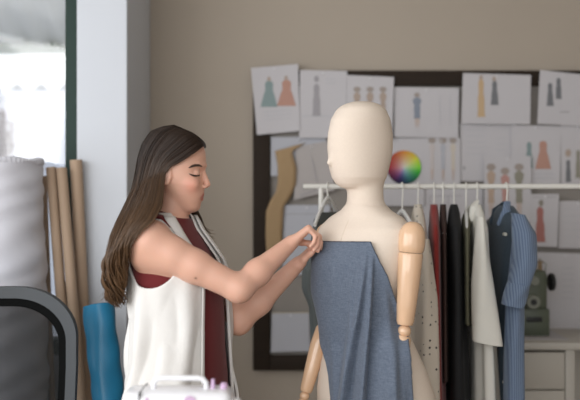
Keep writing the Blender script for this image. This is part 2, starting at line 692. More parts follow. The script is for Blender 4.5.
def figure(cx, top, bot, w, col, skin=(196, 164, 146), flare=0.6):
    h = bot - top
    return [(oval(cx, top + .06 * h, .09 * h, .07 * h), (140, 122, 110)), (dress(cx, top + .13 * h, top + .75 * h, w, flare, .8), col),
            ([(cx - w * .2, top + .75 * h), (cx - w * .02, top + .75 * h), (cx - w * .06, bot), (cx - w * .14, bot)], skin),
            ([(cx + w * .02, top + .75 * h), (cx + w * .2, top + .75 * h), (cx + w * .14, bot), (cx + w * .06, bot)], skin)]


def line(x0, y0, x1, y1, t=0.7):
    d = unit((x1 - x0, y1 - y0)); n = (-d[1] * t / 2, d[0] * t / 2)
    return [(x0 + n[0], y0 + n[1]), (x1 + n[0], y1 + n[1]), (x1 - n[0], y1 - n[1]), (x0 - n[0], y0 - n[1])]


def sheet(name, quad, d, draws, label, cat='paper', m=None, curl=0.004, group='sketch sheets on the pin board', pin=True):
    """quad TL,TR,BR,BL in photo pixels on the plane y=d"""
    q = [P(x, y, d) for x, y in quad]
    n = 7
    rows = []
    for i in range(n):
        v = i / (n - 1)
        row = []
        for j in range(n):
            u = j / (n - 1)
            p = (q[0] * (1 - u) + q[1] * u) * (1 - v) + (q[3] * (1 - u) + q[2] * u) * v
            row.append(p - [0, curl * (v ** 2) * (0.4 + 0.6 * abs(u - .5) * 2), 0])
        rows.append(row)
    b = MB().grid(rows)
    base = np.array(rows[-1][n // 2])
    back = [[p + np.array([0, .0008, 0]) for p in r] for r in rows]
    b.grid(back, flip=True)
    mats = [m or M_paper]
    iq = np.array([quad[0], quad[1], quad[2], quad[3]], float)
    lo, hi = iq.min(0), iq.max(0)
    for pts, col in draws:
        im = ink(col)
        if im not in mats: mats.append(im)
        w = []
        for x, y in pts:
            v = min(1, max(0, (y - lo[1]) / (hi[1] - lo[1])))
            p = P(x, y, d)
            w.append(p - [0, curl * v * v + .0009, 0])
        b.poly(w, mats.index(im))
    if pin:
        if M_pin not in mats: mats.append(M_pin)
        c = (q[0] + q[1]) / 2
        b.sphere(c + np.array([0, -.004, -.012]), .004, 8, mats.index(M_pin))
    o = obj(name, b, mats, None, smooth=False, origin=base)
    return tag(o, label, cat, group)


M_pin = mat('pin_head', srgb(220, 220, 222), 0.3)
TEAL, ORANGE, GREY, BROWN, NAVY, OCHRE, BLACK, RED, LG, OLIVE = ((96, 124, 124), (176, 108, 84), (140, 134, 140), (160, 132, 112), (96, 108, 130),
                                                           (196, 150, 92), (66, 68, 74), (150, 60, 48), (176, 176, 184), (112, 106, 84))
D1, D2, D3 = 3.440, 3.452, 3.462
sheet('sketch_sheet', [(251, 68), (298, 64), (300, 131), (257, 135)], D1,
      [(dress(269, 81, 107, 17, 1.0), TEAL), (dress(286.5, 80, 106, 19, 1.0), ORANGE), (oval(269, 79, 1.8, 2.4), BROWN), (oval(286, 78, 1.8, 2.4), BROWN)] +
      [(line(264, y, 291, y - 2, .6), LG) for y in (112, 116, 120)],
      'tilted sheet with a teal gown and an orange gown at the board corner', 'sketch')
sheet('sketch_sheet', [(300, 70), (347, 71), (345.5, 138), (299, 138)], D1 + .004,
      [(dress(316.5, 84, 116, 12, .7), GREY), (oval(316.5, 79, 2.5, 3.4), GREY), (line(303, 116, 331, 116, .8), LG), (line(326, 79, 336, 79), LG), (line(326, 83, 336, 83), LG)],
      'upright sheet with one grey dress form drawing', 'sketch')
sheet('sketch_sheet', [(347, 75), (394, 77), (392, 140), (346, 138)], D1 + .001,
      sum([figure(x, 87, 128, 9, BROWN) for x in (357, 370, 383)], []),
      'sheet with three brown figures above the mannequin head', 'sketch')
sheet('sketch_sheet', [(394, 87), (459, 88), (458, 138), (394, 137)], D2,
      figure(417, 93, 127, 11, NAVY) + [(line(440, 96, 440, 125, .5), LG), (line(450, 96, 450, 125, .5), LG)],
      'wide sheet with a single slate blue figure right of the mannequin head', 'sketch')
sheet('sketch_sheet', [(463, 73), (531, 75), (530, 124.5), (461, 123.5)], D1,
      [(dress(481, 79, 117, 11, .7), OCHRE), (oval(481, 77.5, 2, 2.6), BROWN), (dress(494.5, 81, 105, 10, .8), BLACK), (oval(494, 79, 2, 2.4), BROWN)],
      'wide sheet with an ochre gown beside a black gown', 'sketch')
sheet('sketch_sheet', [(540, 70), (588, 75), (587, 126), (537, 124)], D1,
      [(dress(550, 83, 106, 9, .8), BLACK), (dress(558.5, 78, 99, 9, .7), BLACK), (line(560, 112, 569, 112, 1), GREY)],
      'sheet with two black outfits overlapping at the board top right', 'sketch')
sheet('colour_wheel_sheet', [(377, 138), (424, 138), (424, 206), (377, 206)], D2 + .004, [],
      'sheet with a round rainbow colour wheel behind the mannequin neck', 'colour chart')
# the printed wheel itself
wh = MB()
wc = P(404, 167.5, D2 - .0015)
wr = 17 * D2 / F
tints = [(0, .26), (45, .145), (90, .085), (135, .03), (180, -.01), (225, -.12), (270, -.42), (315, -.58), (360, -.74)]
nr, na = 8, 48
for i in range(nr + 1):
    for j in range(na):
        t = 2 * math.pi * j / na
        wh.v.append((wc[0] + wr * i / nr * math.cos(t), wc[1], wc[2] + wr * i / nr * math.sin(t)))
for i in range(nr):
    for j in range(na):
        wh.f.append((i * na + j, i * na + (j + 1) % na, (i + 1) * na + (j + 1) % na, (i + 1) * na + j)); wh.m.append(0)
cw_par = [o for o in COL.objects if o.name.startswith('colour_wheel_sheet')][0]
wo = obj('printed_wheel', wh, attr_mat('printed_colours', 0.8), cw_par, smooth=False)
import colorsys
at = wo.data.color_attributes.new('tint', 'FLOAT_COLOR', 'POINT')
k = 0
for i in range(nr + 1):
    for j in range(na):
        t = 360 * j / na
        h = np.interp(t, [q[0] for q in tints], [q[1] for q in tints]) % 1.0
        low = max(0, -math.sin(math.radians(t)))
        r_ = i / nr
        c = colorsys.hsv_to_rgb(h, min(1, .06 + .72 * r_), .80 - .60 * low * r_ - .22 * r_ * max(0, -math.cos(math.radians(t))))
        at.data[k].color = srgb(*[255 * q for q in c]); k += 1
sheet('sketch_sheet', [(423, 138), (460, 138), (460, 186), (423, 186)], D2 + .002,
      sum([figure(x, 138, 180, 7, c) for x, c in ((432, (200, 186, 182)), (443, (170, 172, 184)), (453, (206, 190, 170)))], []),
      'sheet with three faint pale figures beside the colour wheel', 'sketch')
sheet('sketch_sheet', [(460, 123), (516, 124), (515, 182), (460, 181)], D3,
      [(line(466, y, 486, y, .5), LG) for y in (130, 136, 142, 148, 154)] + [(line(496, y, 506, y, .5), LG) for y in (138, 144, 150)] + [(oval(464, 168, 1.5, 2), GREY)],
      'sheet of faint pencil lines behind the sheet of three portraits', 'sketch')
sheet('sketch_sheet', [(511, 125), (561, 126), (560, 186), (512, 186)], D2,
      [(dress(543, 141, 169, 16, 1.0), ORANGE), (dress(529, 142, 168, 10, .8), TEAL), (line(532, 174, 555, 174, .7), LG), (line(532, 178, 555, 178, .7), LG)],
      'sheet with an orange gown in front of a teal one by the right edge', 'sketch')
sheet('sketch_sheet', [(484, 156), (531, 156), (531, 222), (484, 222)], D1,
      figure(491, 164, 216, 11, (176, 140, 112)) + figure(505, 168, 218, 11, (182, 112, 100)) + figure(519, 164, 216, 12, OLIVE),
      'sheet with three figures in tan, rose and olive above the denim dress', 'sketch')
sheet('sketch_sheet', [(561, 124), (594, 124), (594, 187), (561, 187)], D2,
      [(dress(568, 160, 182, 8, .7), BLACK), (oval(568, 153, 3, 4), BROWN), (dress(578, 150, 178, 8, .7), OLIVE)],
      'sheet with a dark coat sketch cut off by the picture edge', 'sketch')
sheet('sketch_sheet', [(423, 187), (483, 187), (483, 240), (423, 240)], D3,
      [(line(430, 196, 462, 196, .6), GREY), (line(430, 196, 430, 212, .6), GREY), (line(448, 196, 448, 222, .6), GREY)],
      'sheet with thin ruled boxes just beneath the clothes rail', 'sketch')
sheet('sketch_sheet', [(531, 194), (559, 194), (557, 247), (529, 246)], D1,
      [(dress(540, 207, 242, 14, .75), RED), (oval(541, 203, 2.4, 3.4), (110, 100, 84)), (line(533, 197, 556, 197, .6), GREY)],
      'narrow sheet with one rust red dress beside the denim dress shoulder', 'sketch')
sheet('sketch_sheet', [(559, 201), (598, 201), (598, 249), (558, 248)], D2,
      [(line(563, y, 592, y, .4), LG) for y in (209, 216, 223, 230, 237)],
      'nearly blank ruled sheet right of the red dress sketch', 'sketch')
sheet('sketch_sheet', [(530, 252), (600, 254), (600, 331), (530, 330)], D2,
      [(line(562, 268 + 6 * k, 574, 268 + 6 * k, .8), LG) for k in range(6)] + [(dress(540, 259, 290, 9, .7), LG)],
      'large pale sheet behind the green sewing machine', 'sketch')
sheet('sketch_sheet', [(484, 224), (530, 224), (529, 300), (484, 300)], D3, [(line(490, 235, 520, 235, .6), LG)],
      'plain sheet mostly hidden behind the denim dress', 'paper')
sheet('sketch_sheet', [(424, 242), (482, 242), (482, 322), (424, 322)], D3, [(line(430, 255, 475, 255, .6), LG)],
      'plain sheet mostly hidden behind the red and black garments', 'paper')
sheet('sketch_sheet', [(271, 137), (326, 137), (326, 176), (271, 176)], D3, [],
      'blank bluish sheet behind the brown paper pattern', 'paper', m=M_paper2)
sheet('sketch_sheet', [(283, 205), (330, 205), (330, 275), (283, 275)], D3, [(line(286, 214, 326, 214, .7), GREY)],
      'grey sheet behind the two busy hands', 'paper', m=M_paper2)
sheet('sketch_sheet', [(272, 313), (309, 312), (310, 351), (271, 352)], D2, [(line(272, 313, 309, 312.5, 1.2), (176, 160, 130))],
      'small blank sheet in the lower left corner of the board', 'paper', m=M_paper2)
sheet('pattern_tissue', [(296, 147), (328, 141), (335, 190), (294, 200)], D2 + .002,
      [(line(312, 158, 318, 186, .6), GREY), (line(300, 196, 320, 188, .8), GREY)],
      'creased greyish tissue pattern piece beside the brown paper pattern', 'pattern', m=mat('tissue', srgb(172, 166, 164), .9, noise=.06, nscale=12), curl=.012, group='dressmaking patterns on the board')
# kraft pattern piece with a curved side
left = [(275, 151), (277.5, 165), (278, 180), (276, 192), (270, 201), (266, 212), (265.5, 235), (267, 262)]
right = [(306, 142.5), (292, 151), (296.5, 168), (296, 184), (290, 198), (284, 206), (282, 235), (283, 262)]
b = MB()
L = [np.array([np.interp(t, np.linspace(0, 1, 8), [p[0] for p in left]), np.interp(t, np.linspace(0, 1, 8), [p[1] for p in left])]) for t in np.linspace(0, 1, 40)]
R = [np.array([np.interp(t, np.linspace(0, 1, 8), [p[0] for p in right]), np.interp(t, np.linspace(0, 1, 8), [p[1] for p in right])]) for t in np.linspace(0, 1, 40)]
b.grid([[P(*(l * (1 - u) + r * u), 3.446 - .004 * math.sin(6 * i / 40)) for u in np.linspace(0, 1, 5)] for i, (l, r) in enumerate(zip(L, R))])
o = obj('paper_pattern', b, mat('kraft_paper', srgb(158, 132, 98), .8, noise=.05, nscale=30), solid=.001)
tag(o, 'brown kraft paper pattern with curved armhole hanging at board left', 'pattern', 'dressmaking patterns on the board')

# ==================================================================== DRESSER AND GREEN MACHINE
M_white_lacq = mat('white_lacquer', srgb(186, 181, 172), 0.45, noise=0.02, nscale=5)
ZD = 0.89
dx0, dxp0, dxp1, dx1 = 0.62, P(565.5, 0, 3.12)[0], P(575, 0, 3.12)[0], 1.72
dr = empty('dresser', ((dx0 + dx1) / 2, 3.30, 0), 'white drawer unit with an open compartment below the pin board', 'cabinet')
b = MB()
b.box((dx0 - .01, 3.10, ZD - .028), (dx1 + .01, 3.45, ZD), .003)
for xa, xb in ((dx0, dx0 + .025), (dxp0, dxp1), (dx1 - .025, dx1)):
    b.box((xa, 3.12, 0), (xb, 3.445, ZD - .028), .002)
b.box((dx0, 3.43, 0.05), (dx1, 3.445, ZD - .028))
b.box((dx0, 3.13, 0.05), (dx1, 3.43, 0.075))
b.box((dxp1, 3.14, 0.45), (dx1, 3.43, 0.47))
obj('carcass', b, M_white_lacq, dr)
for k in range(5):
    z1 = ZD - .040 - k * 0.148
    f_ = obj('drawer', MB().box((dx0 + .03, 3.112, z1 - .142), (dxp0 - .006, 3.40, z1), .002), M_white_lacq, dr)
ov = empty('green_sewing_machine', (1.01, 3.30, ZD + .002), 'vintage olive green sewing machine standing end-on on the dresser', 'sewing machine')
M_olive = mat('olive_enamel', srgb(86, 93, 78), 0.4)
M_olive_d = mat('dial_ring', srgb(130, 133, 122), 0.4)
M_blackp = mat('black_plastic', srgb(26, 27, 28), 0.45)
a0, a1 = P(523, 0, 3.24)[0], P(550, 0, 3.24)[0]
zc = lambda py: CZ - (py - 200) / F * 3.24
body = MB()
body.box((a0, 3.24, ZD + .002), (a1, 3.42, zc(309)), .006)
body.box((a0 + .004, 3.245, zc(311)), (a1 - .006, 3.42, zc(271)), .018, 3)
obj('body', body, M_olive, ov)
obj('base_slot', MB().box((a0 + .014, 3.236, zc(322)), (a0 + .077, 3.245, zc(317)), .002), M_blackp, ov)
for (px, py, r, inner) in ((533, 302, .030, .013), (534, 281, .020, 0)):
    c = P(px, py, 3.24)
    dl = obj('dial', MB().lathe(c + [0, .01, 0], c + [0, -.012, 0], [(0, r), (.7, r), (1, r * .85)], 24), M_olive_d, ov)
    if inner:
        obj('dial_centre', MB().lathe(c + [0, -.011, 0], c + [0, -.016, 0], [(0, inner), (1, inner * .9)], 20), M_blackp, dl)
c = P(550, 282, 3.30)
obj('handwheel', MB().lathe(c - [.004, 0, 0], c + [.016, 0, 0], [(0, .03), (.2, .036), (.8, .036), (1, .03)], 28), M_blackp, ov)
sp = obj('spool_pin', MB().tube([P(540, 273, 3.31), P(540, 258, 3.31)], .003), mat('steel', srgb(170, 165, 155), .3, metal=.8), ov)
obj('thread_spool', MB().lathe(P(540, 271, 3.31), P(540, 261, 3.31), [(0, .013), (.1, .013), (.12, .009), (.88, .009), (.9, .013), (1, .013)], 16),
    mat('tan_thread', srgb(150, 128, 100), .8), sp)
obj('thread_guide', MB().tube([P(545, 272, 3.30), P(546, 264, 3.30), P(543, 262, 3.30)], .0025), M_olive_d, ov)
o = obj('paper_slip', MB().box((a0 - .02, 3.16, ZD + .0003), (a1 + .05, 3.40, ZD + .0018)), M_paper, smooth=False)
tag(o, 'loose white paper lying under the green sewing machine', 'paper')

# ==================================================================== CLOTHES RACK
RD = 2.85
M_white_metal = mat('white_metal', srgb(224, 222, 216), 0.35)
rz = P(0, 186.5, RD)[2]
rx0 = P(303, 0, RD)[0]
rx1 = 1.62
rack = empty('clothes_rack', ((rx0 + rx1) / 2, RD, 0), 'white metal clothes rail holding hung garments behind the mannequin', 'clothes rack')
obj('rail', MB().tube([(rx0, RD, rz), (rx1, RD, rz)], .0095, 14), M_white_metal, rack)
for x in (P(321, 0, RD)[0], rx1 - .06):
    obj('post', MB().tube([(x, RD, .04), (x, RD, rz)], .009, 12), M_white_metal, rack)
    obj('foot', MB().tube([(x, RD - .24, .02), (x, RD + .16, .02)], .015, 10), M_white_metal, rack)
    obj('joint', MB().lathe((x, RD, .0), (x, RD, .06), [(0, .02), (1, .016)], 14), M_white_metal, rack)
obj('lower_rail', MB().tube([(P(321, 0, RD)[0], RD, .16), (rx1 - .06, RD, .16)], .008, 10), M_white_metal, rack)

M_hanger = mat('hanger_plastic', srgb(230, 230, 228), 0.35)
M_hook = M_white_metal


def make_hanger(px, rot, label, drop=0.085, w=0.165, slope=.075):
    """hanger hanging from the rail; its arms lie along the direction rot (0 = straight away from the viewer)"""
    x = P(px, 0, RD)[0]
    s = np.array([math.sin(rot), -math.cos(rot), 0])           # towards the viewer-side shoulder
    top = np.array([x, RD, rz])
    t = empty('clothes_hanger', (x, RD, rz - drop - .1), label, 'hanger', 'white hangers on the clothes rail')
    r = .013
    hook = [top + s * (r * math.sin(a)) + np.array([0, 0, r * math.cos(a)]) for a in np.linspace(-2.0, 1.57, 12)]
    hook += [top + s * r * (1 - q) + np.array([0, 0, -drop * q - .003]) for q in (.25, .6, 1.0)]
    obj('hook', MB().tube(hook, .0028, 8), M_hook, t)
    n = top - [0, 0, drop]
    arm = []
    for q in np.linspace(-1, 1, 21):
        arm.append(n + s * w * q + np.array([0, 0, -slope * abs(q) ** 1.3]))
    obj('shoulder_bar', MB().tube(arm, .006, 8, flat=1.3), M_hanger, t)
    e0, e1 = n + s * w * .86 - [0, 0, slope * .84], n - s * w * .86 - [0, 0, slope * .84]
    obj('trouser_bar', MB().tube([e0, e0 - s * .04 - [0, 0, .03], e1 + s * .04 - [0, 0, .03], e1], .004, 8), M_hanger, t)
    return n, s


def garment(name, px, rot, rows, m, label, cat, drop=.085, folds=.25, nf=5, phase=0, hanger='', off=0.0, neck_z=0.022, bw=.155, slope=.075):
    """rows: (dz below the hanger neck, half width along the hanger, half thickness, sideways shift)"""
    n, s = make_hanger(px, rot, hanger, drop, bw, slope)
    nn = np.array([math.cos(rot), math.sin(rot), 0])
    zz = [r[0] for r in rows]
    fine = np.concatenate([np.linspace(zz[0], min(.12, zz[-1]), 12), np.linspace(.14, zz[-1], 30)])
    ang = np.linspace(0, 2 * np.pi, 64, endpoint=False)
    pts = []
    for dz in fine:
        w = np.interp(dz, zz, [r[1] for r in rows]); t = np.interp(dz, zz, [r[2] for r in rows]); sh_ = np.interp(dz, zz, [r[3] for r in rows])
        amp = folds * min(1, max(0, (dz - .1) / .35))
        ca, sa = np.cos(ang), np.sin(ang)
        wav = 1 + amp * np.sin(nf * ang + phase + 1.3 * dz) + amp * .5 * np.sin((2 * nf + 1) * ang + 2 * phase - 2 * dz)
        ring = n + np.outer(np.sign(ca) * np.abs(ca) ** .8 * w, s) + np.outer(np.sign(sa) * np.abs(sa) ** .8 * t * wav + sh_ + off, nn)
        ring[:, 2] += neck_z - dz + .006 * np.sin(3 * ang + phase) * min(1, max(0, (dz - .3) / .3))
        pts.append(ring)
    o = empty(name, (n[0], n[1], n[2] - zz[-1] + neck_z), label, cat, 'garments on the clothes rail')
    obj('body', MB().rings(pts, True, True), m, o, sharp=70)
    return o, n, s, nn


def sleeve(parent, path, wx, wy, m, name='sleeve', wav=.1):
    ang = np.linspace(0, 2 * np.pi, 28, endpoint=False)
    path = np.asarray(path, float)
    T = np.linspace(0, 1, len(path)); tt = np.linspace(0, 1, 18)
    pts = []
    for t in tt:
        c = np.array([np.interp(t, T, path[:, q]) for q in range(3)])
        x = np.interp(t, T, wx); y = np.interp(t, T, wy)
        w = 1 + wav * np.sin(4 * ang + 5 * t)
        pts.append(c + np.stack([np.cos(ang) * x * w, np.sin(ang) * y * w, 0 * ang - np.cos(ang) * x * .18], 1))
    return obj(name, MB().rings(pts, True, True), m, parent, sharp=70)


M_dots = pattern_mat('dotted_cream_cloth', srgb(214, 204, 190), srgb(52, 46, 44), 'dots', 40)
M_cred = mat('red_cloth', srgb(132, 34, 30), .85, sheen=.2)
M_cbrown = mat('dark_brown_cloth', srgb(58, 40, 36), .85, noise=.15, nscale=50)
M_cblack = mat('black_cloth', srgb(22, 23, 26), .8)
M_shirt_shade = mat('shaded_shirt_cloth', srgb(98, 96, 78), .9)  # shade on the white shirt, put into an olive colour
M_cwhite = mat('white_linen', srgb(226, 224, 216), .85, noise=.02, nscale=30, bump=.1, bscale=60)
M_dslate = weave_mat('dark_slate_denim', srgb(44, 58, 70), srgb(60, 76, 90), 700)
M_stripe = pattern_mat('striped_blue_denim', srgb(118, 135, 158), srgb(90, 107, 134), 'stripe', 42)
M_ggreen = mat('grey_green_cloth', srgb(92, 98, 98), .9, noise=.1, nscale=40)
M_button = mat('shell_button', srgb(190, 190, 180), .3)

R_ = math.radians
BL = [(0, .03, .012, 0), (.03, .075, .02, 0), (.075, .165, .024, 0), (.1, .172, .026, 0)]
o, n, s, nn = garment('strap_dress', 328, R_(-20), [(.075, .10, .010, 0), (.10, .135, .016, -.004), (.16, .125, .03, -.008), (.28, .135, .05, -.02), (.34, .13, .05, -.02), (.40, .13, .035, -.008), (.52, .13, .035, 0)], M_ggreen,
                      'grey green dress on the first hanger behind the working hands', 'dress', phase=1, hanger='white hanger with the grey green dress, first on the rail', drop=.038, bw=.15, slope=.095)
x, = [P(402, 0, RD)[0]]
make_hanger(402, R_(8), 'bare white hanger just behind the mannequin shoulder', .085)
o, n, s, nn = garment('dotted_blouse', 418, R_(-5), BL + [(.3, .17, .038, .01), (.72, .16, .055, .015)], M_dots,
                      'cream blouse with small dark dots behind the wooden arm', 'blouse', phase=2, hanger='white hanger carrying the dotted cream blouse')
c = n + s * .165 - [0, 0, .09]
sleeve(o, [c, c + s * .01 - [0, 0, .2] + nn * .015, c + s * .005 - [0, 0, .56] + nn * .025], [.026, .034, .036], [.045, .05, .05], M_dots)
o, n, s, nn = garment('red_dress', 434, R_(-8), [(0, .03, .012, 0), (.03, .075, .016, 0), (.075, .165, .017, 0), (.1, .172, .020, 0), (.3, .17, .019, .004), (.70, .17, .023, .010)], M_cred,
                      'deep red dress between the dotted blouse and the black clothes', 'dress', phase=.5, hanger='white hanger carrying the deep red dress')
o, n, s, nn = garment('brown_top', 443, R_(-9), [(0, .03, .010, 0), (.03, .075, .012, 0), (.075, .165, .012, 0), (.3, .16, .011, .002), (.60, .16, .013, .004)], M_cbrown,
                      'dark brown top squeezed between red dress and black dress', 'top', phase=.9, hanger='white hanger carrying the dark brown top')
o, n, s, nn = garment('black_dress', 454, R_(-9), BL + [(.3, .17, .024, .006), (.82, .17, .038, .012)], M_cblack,
                      'long black dress hanging beside the white shirt', 'dress', phase=2.2, hanger='white hanger carrying the long black dress', nf=4)
o, n, s, nn = garment('white_shirt_shade', 466, R_(-11), [(.03, .03, .01, 0), (.05, .08, .016, 0)] + [(.09, .165, .014, 0), (.3, .165, .013, .002), (.40, .16, .014, .004)], M_shirt_shade,  # added garment: stands for the shaded side of the white shirt
                      'olive toned piece added as the shaded side of the white shirt', 'shirt', phase=3, hanger='added white hanger carrying the olive shade piece', drop=.09)
o, n, s, nn = garment('white_shirt', 477, R_(-5), BL + [(.3, .17, .03, .01), (.70, .165, .042, .022)], M_cwhite,
                      'white short sleeved shirt with a wide hanging sleeve', 'shirt', phase=.3, hanger='white hanger carrying the white shirt', folds=.2)
sleeve(o, [P(480, 217, 2.70), P(481, 250, 2.68), P(483, 290, 2.665), P(487.5, 343, 2.66)], [.012, .022, .037, .052], [.03, .04, .045, .04], M_cwhite, wav=.05)
for q in (-1, 1):
    cp = [n + s * .006 * q + np.array([0, 0, .034]), n + s * .04 * q - nn * .018 + np.array([0, 0, .012]), n + s * .052 * q - nn * .026 + np.array([0, 0, -.035]), n + s * .02 * q - nn * .032 + np.array([0, 0, -.05])]
    obj('collar', MB().tube(cp, [.008, .012, .012, .004], 8, flat=.4), M_cwhite, o)
o, n, s, nn = garment('denim_dress', 506, R_(10), [(.005, .035, .02, 0), (.035, .075, .034, 0), (.075, .155, .04, 0), (.12, .165, .046, 0), (.35, .11, .036, -.008), (.80, .10, .036, -.014)], M_dslate,
                      'two tone blue denim dress with rolled sleeve, beside the green sewing machine', 'dress', phase=1.1, hanger='white hanger carrying the denim dress', folds=.12, bw=.16)
o['label'] = 'dark slate and light blue denim dress with a rolled sleeve cuff'
# light striped side of the dress, sleeve, cuff
sleeve(o, [P(518, 214, 2.71), P(524, 232, 2.66), P(525, 262, 2.635), P(517, 290, 2.62)], [.022, .038, .037, .034], [.045, .05, .045, .04], M_stripe, wav=.05)
sleeve(o, [P(518.5, 284, 2.62), P(512.5, 306, 2.62)], [.037, .035], [.045, .045], M_stripe, 'cuff', wav=.05)
sleeve(o, [P(520, 222, 2.70), P(515, 300, 2.68), P(514, 350, 2.665), P(514, 430, 2.66)], [.02, .028, .030, .034], [.03, .04, .04, .045], M_stripe, 'side_panel', wav=.08)
for q in (-1, 1):
    cpts = [n + s * (q * .01) + np.array([0, 0, .03]), n + s * q * .05 + nn * -.02 + np.array([0, 0, .0]), n + s * q * .03 - nn * .045 + np.array([0, 0, -.05])]
    obj('collar', MB().tube(cpts, [.012, .016, .006], 8, flat=.4), M_dslate if q < 0 else M_stripe, o)
for py in (234, 382):
    c = P(504, py, 2.74)
    obj('button', MB().lathe(c, c + [0, -.02, 0], [(0, .006), (1, .006)], 12), M_button, o)

# ==================================================================== ROLLS, CHAIR AT LEFT
M_silver = mat('silver_grey_cloth', srgb(204, 204, 212), .6, noise=.04, nscale=10, sheen=.2)
M_kraft = mat('cardboard', srgb(172, 148, 126), .75, noise=.06, nscale=25, stretch=(1, 1, .1))
M_core = mat('cardboard_inside', srgb(110, 90, 70), .9)
M_green_label = mat('green_tape', srgb(120, 150, 128), .7)
M_blue_wrap = mat('blue_cloth', srgb(24, 122, 164), .5, noise=.08, nscale=14, coat=.15)
M_blue_d = mat('blue_cloth_inside', srgb(30, 84, 112), .7)

# silver grey fabric roll
rd = 2.86
rx = P(-2, 0, rd)[0]
rzt = P(0, 163, rd)[2]
fr = empty('fabric_roll', (rx, rd, 0), 'tall thick silver grey fabric roll standing by the window', 'fabric roll', 'fabric rolls by the window')
ang = np.linspace(0, 2 * np.pi, 96, endpoint=False)
pts = []
for z in np.linspace(0, rzt, 90):
    r = .153 + .018 * np.interp(z, [0, .9, 1.25, rzt - .25, rzt], [1, 1, .7, .1, 0])
    sag = .0042 * np.sin(z * 38 + 3 * ang + 1.6 * np.sin(z * 9 + 2 * ang)) * np.interp(z, [0, .8, rzt - .1, rzt], [1, 1, .6, 0])
    sag = sag + .0030 * np.sin(z * 70 - 4 * ang + 1.5 * np.sin(z * 17))
    rr = r + sag
    pts.append(np.stack([rx + rr * np.cos(ang), rd + rr * np.sin(ang), 0 * ang + z], 1))
obj('cloth', MB().rings(pts, True, True), M_silver, fr, sharp=60)
b = MB()
for i in range(64):
    t = 2 * math.pi * i / 64
    b.sphere((rx + .147 * math.cos(t), rd + .147 * math.sin(t), rzt + .004), (.012, .012, .012 + .004 * math.sin(i * 7)), 6)
obj('rolled_edge', b, M_silver, fr)

tubes = [(43.5, 176, 52, 400, 2.985, .012, 'thin dark edged cardboard tube next to the silver grey roll'),
         (51, 167.5, 69, 400, 2.93, .0185, 'cardboard tube with torn white top, second from the silver roll'),
         (61.5, 168, 81, 400, 2.92, .019, 'cardboard tube with a greenish end in front of the window frame'),
         (76, 160, 87, 400, 2.965, .0225, 'tallest cardboard tube against the white column')]
for i, (xa, ya, xb, yb, d, r, lab) in enumerate(tubes):
    top = P(xa, ya, d); low = P(xb, yb, d - (.01 if i in (0, 3) else .05))
    bot = top + (low - top) * (top[2] / (top[2] - low[2]))
    t = empty('cardboard_tube', bot, lab, 'tube', 'cardboard tubes by the window')
    axv = unit(top - bot)
    obj('wall', MB().lathe(bot, top, [(0, r * .8), (0, r), (.5, r), (1, r), (1, r * .82), (.97, r * .8)], 20), M_kraft, t)
    obj('core', MB().lathe(top - axv * .03, top - axv * .008, [(0, r * .81), (1, r * .81)], 16),
        (M_core, M_paper, M_green_label, M_core)[i], t)
# blue roll
top, low = P(99, 305, 2.72), P(108, 400, 2.66)
bot = top + (low - top) * (top[2] / (top[2] - low[2]))
br = empty('fabric_roll', bot, 'short bright blue fabric roll leaning at the foot of the column', 'fabric roll', 'fabric rolls by the window')
axv = unit(top - bot)
u = unit(np.cross(axv, [0, 1, 0])); w = np.cross(axv, u)
pts = []
for t in np.linspace(0, 1, 60):
    c = bot + (top - bot) * t
    rr = .052 + .002 * np.sin(t * 60 + 3 * np.sin(ang)) + .0025 * np.sin(ang * 3 + t * 14)
    pts.append(c + np.outer(np.cos(ang) * rr, u) + np.outer(np.sin(ang) * rr, w))
obj('cloth', MB().rings(pts, True, True), M_blue_wrap, br, sharp=60)
obj('core', MB().lathe(top, top + axv * .004, [(0, .03), (1, .03), (1, .022)], 20), M_blue_d, br)

# office chair
CD = 2.50
M_cframe = mat('grey_chair_frame', srgb(74, 77, 80), 0.65, spec=.3)
M_cborder = mat('black_chair_border', srgb(10, 11, 11), .9, spec=.1)
M_mesh = see_through_mat('black_chair_mesh', srgb(20, 22, 22), .68, .9)
M_chblk = mat('chair_black_plastic', srgb(30, 30, 32), .5)
ccx = P(3, 0, CD)[0]
S_ = CD / F
ch = empty('office_chair', (ccx, CD - .2, 0), 'office chair with grey framed black mesh back beside the fabric rolls', 'chair')


def arch(hw, top, rad, bot, n=14, bow=.03):
    """upright rounded back outline from bottom right up and over to bottom left (x offset, z)"""
    p = [(hw * .9, bot), (hw * .97, bot + (top - bot) * .35), (hw, bot + (top - bot) * .6)]
    for t in np.linspace(0, math.pi / 2, n):
        p.append((hw - rad + rad * math.cos(t), top - rad * .74 + rad * .74 * math.sin(t)))
    return p + [(-x, z) for x, z in p[::-1]]


topz = CZ - 88 * S_
hw = 75.5 * S_
A_out = arch(hw, topz, .200, .58)
yb = lambda x, z: CD + .045 - .05 * (1 - (x / hw) ** 2) * -1 * 0 - .06 * (x / hw) ** 2


def strip(o_, i_, t, name, m):
    n_ = len(o_)
    pts = []
    for (xo, zo), (xi, zi) in zip(o_, i_):
        pts.append([(ccx + xo, yb(xo, zo) - t, zo), (ccx + xi, yb(xi, zi) - t, zi), (ccx + xi, yb(xi, zi) + t, zi), (ccx + xo, yb(xo, zo) + t, zo)])
    return obj(name, MB().rings(pts, True, True), m, ch, sharp=50)


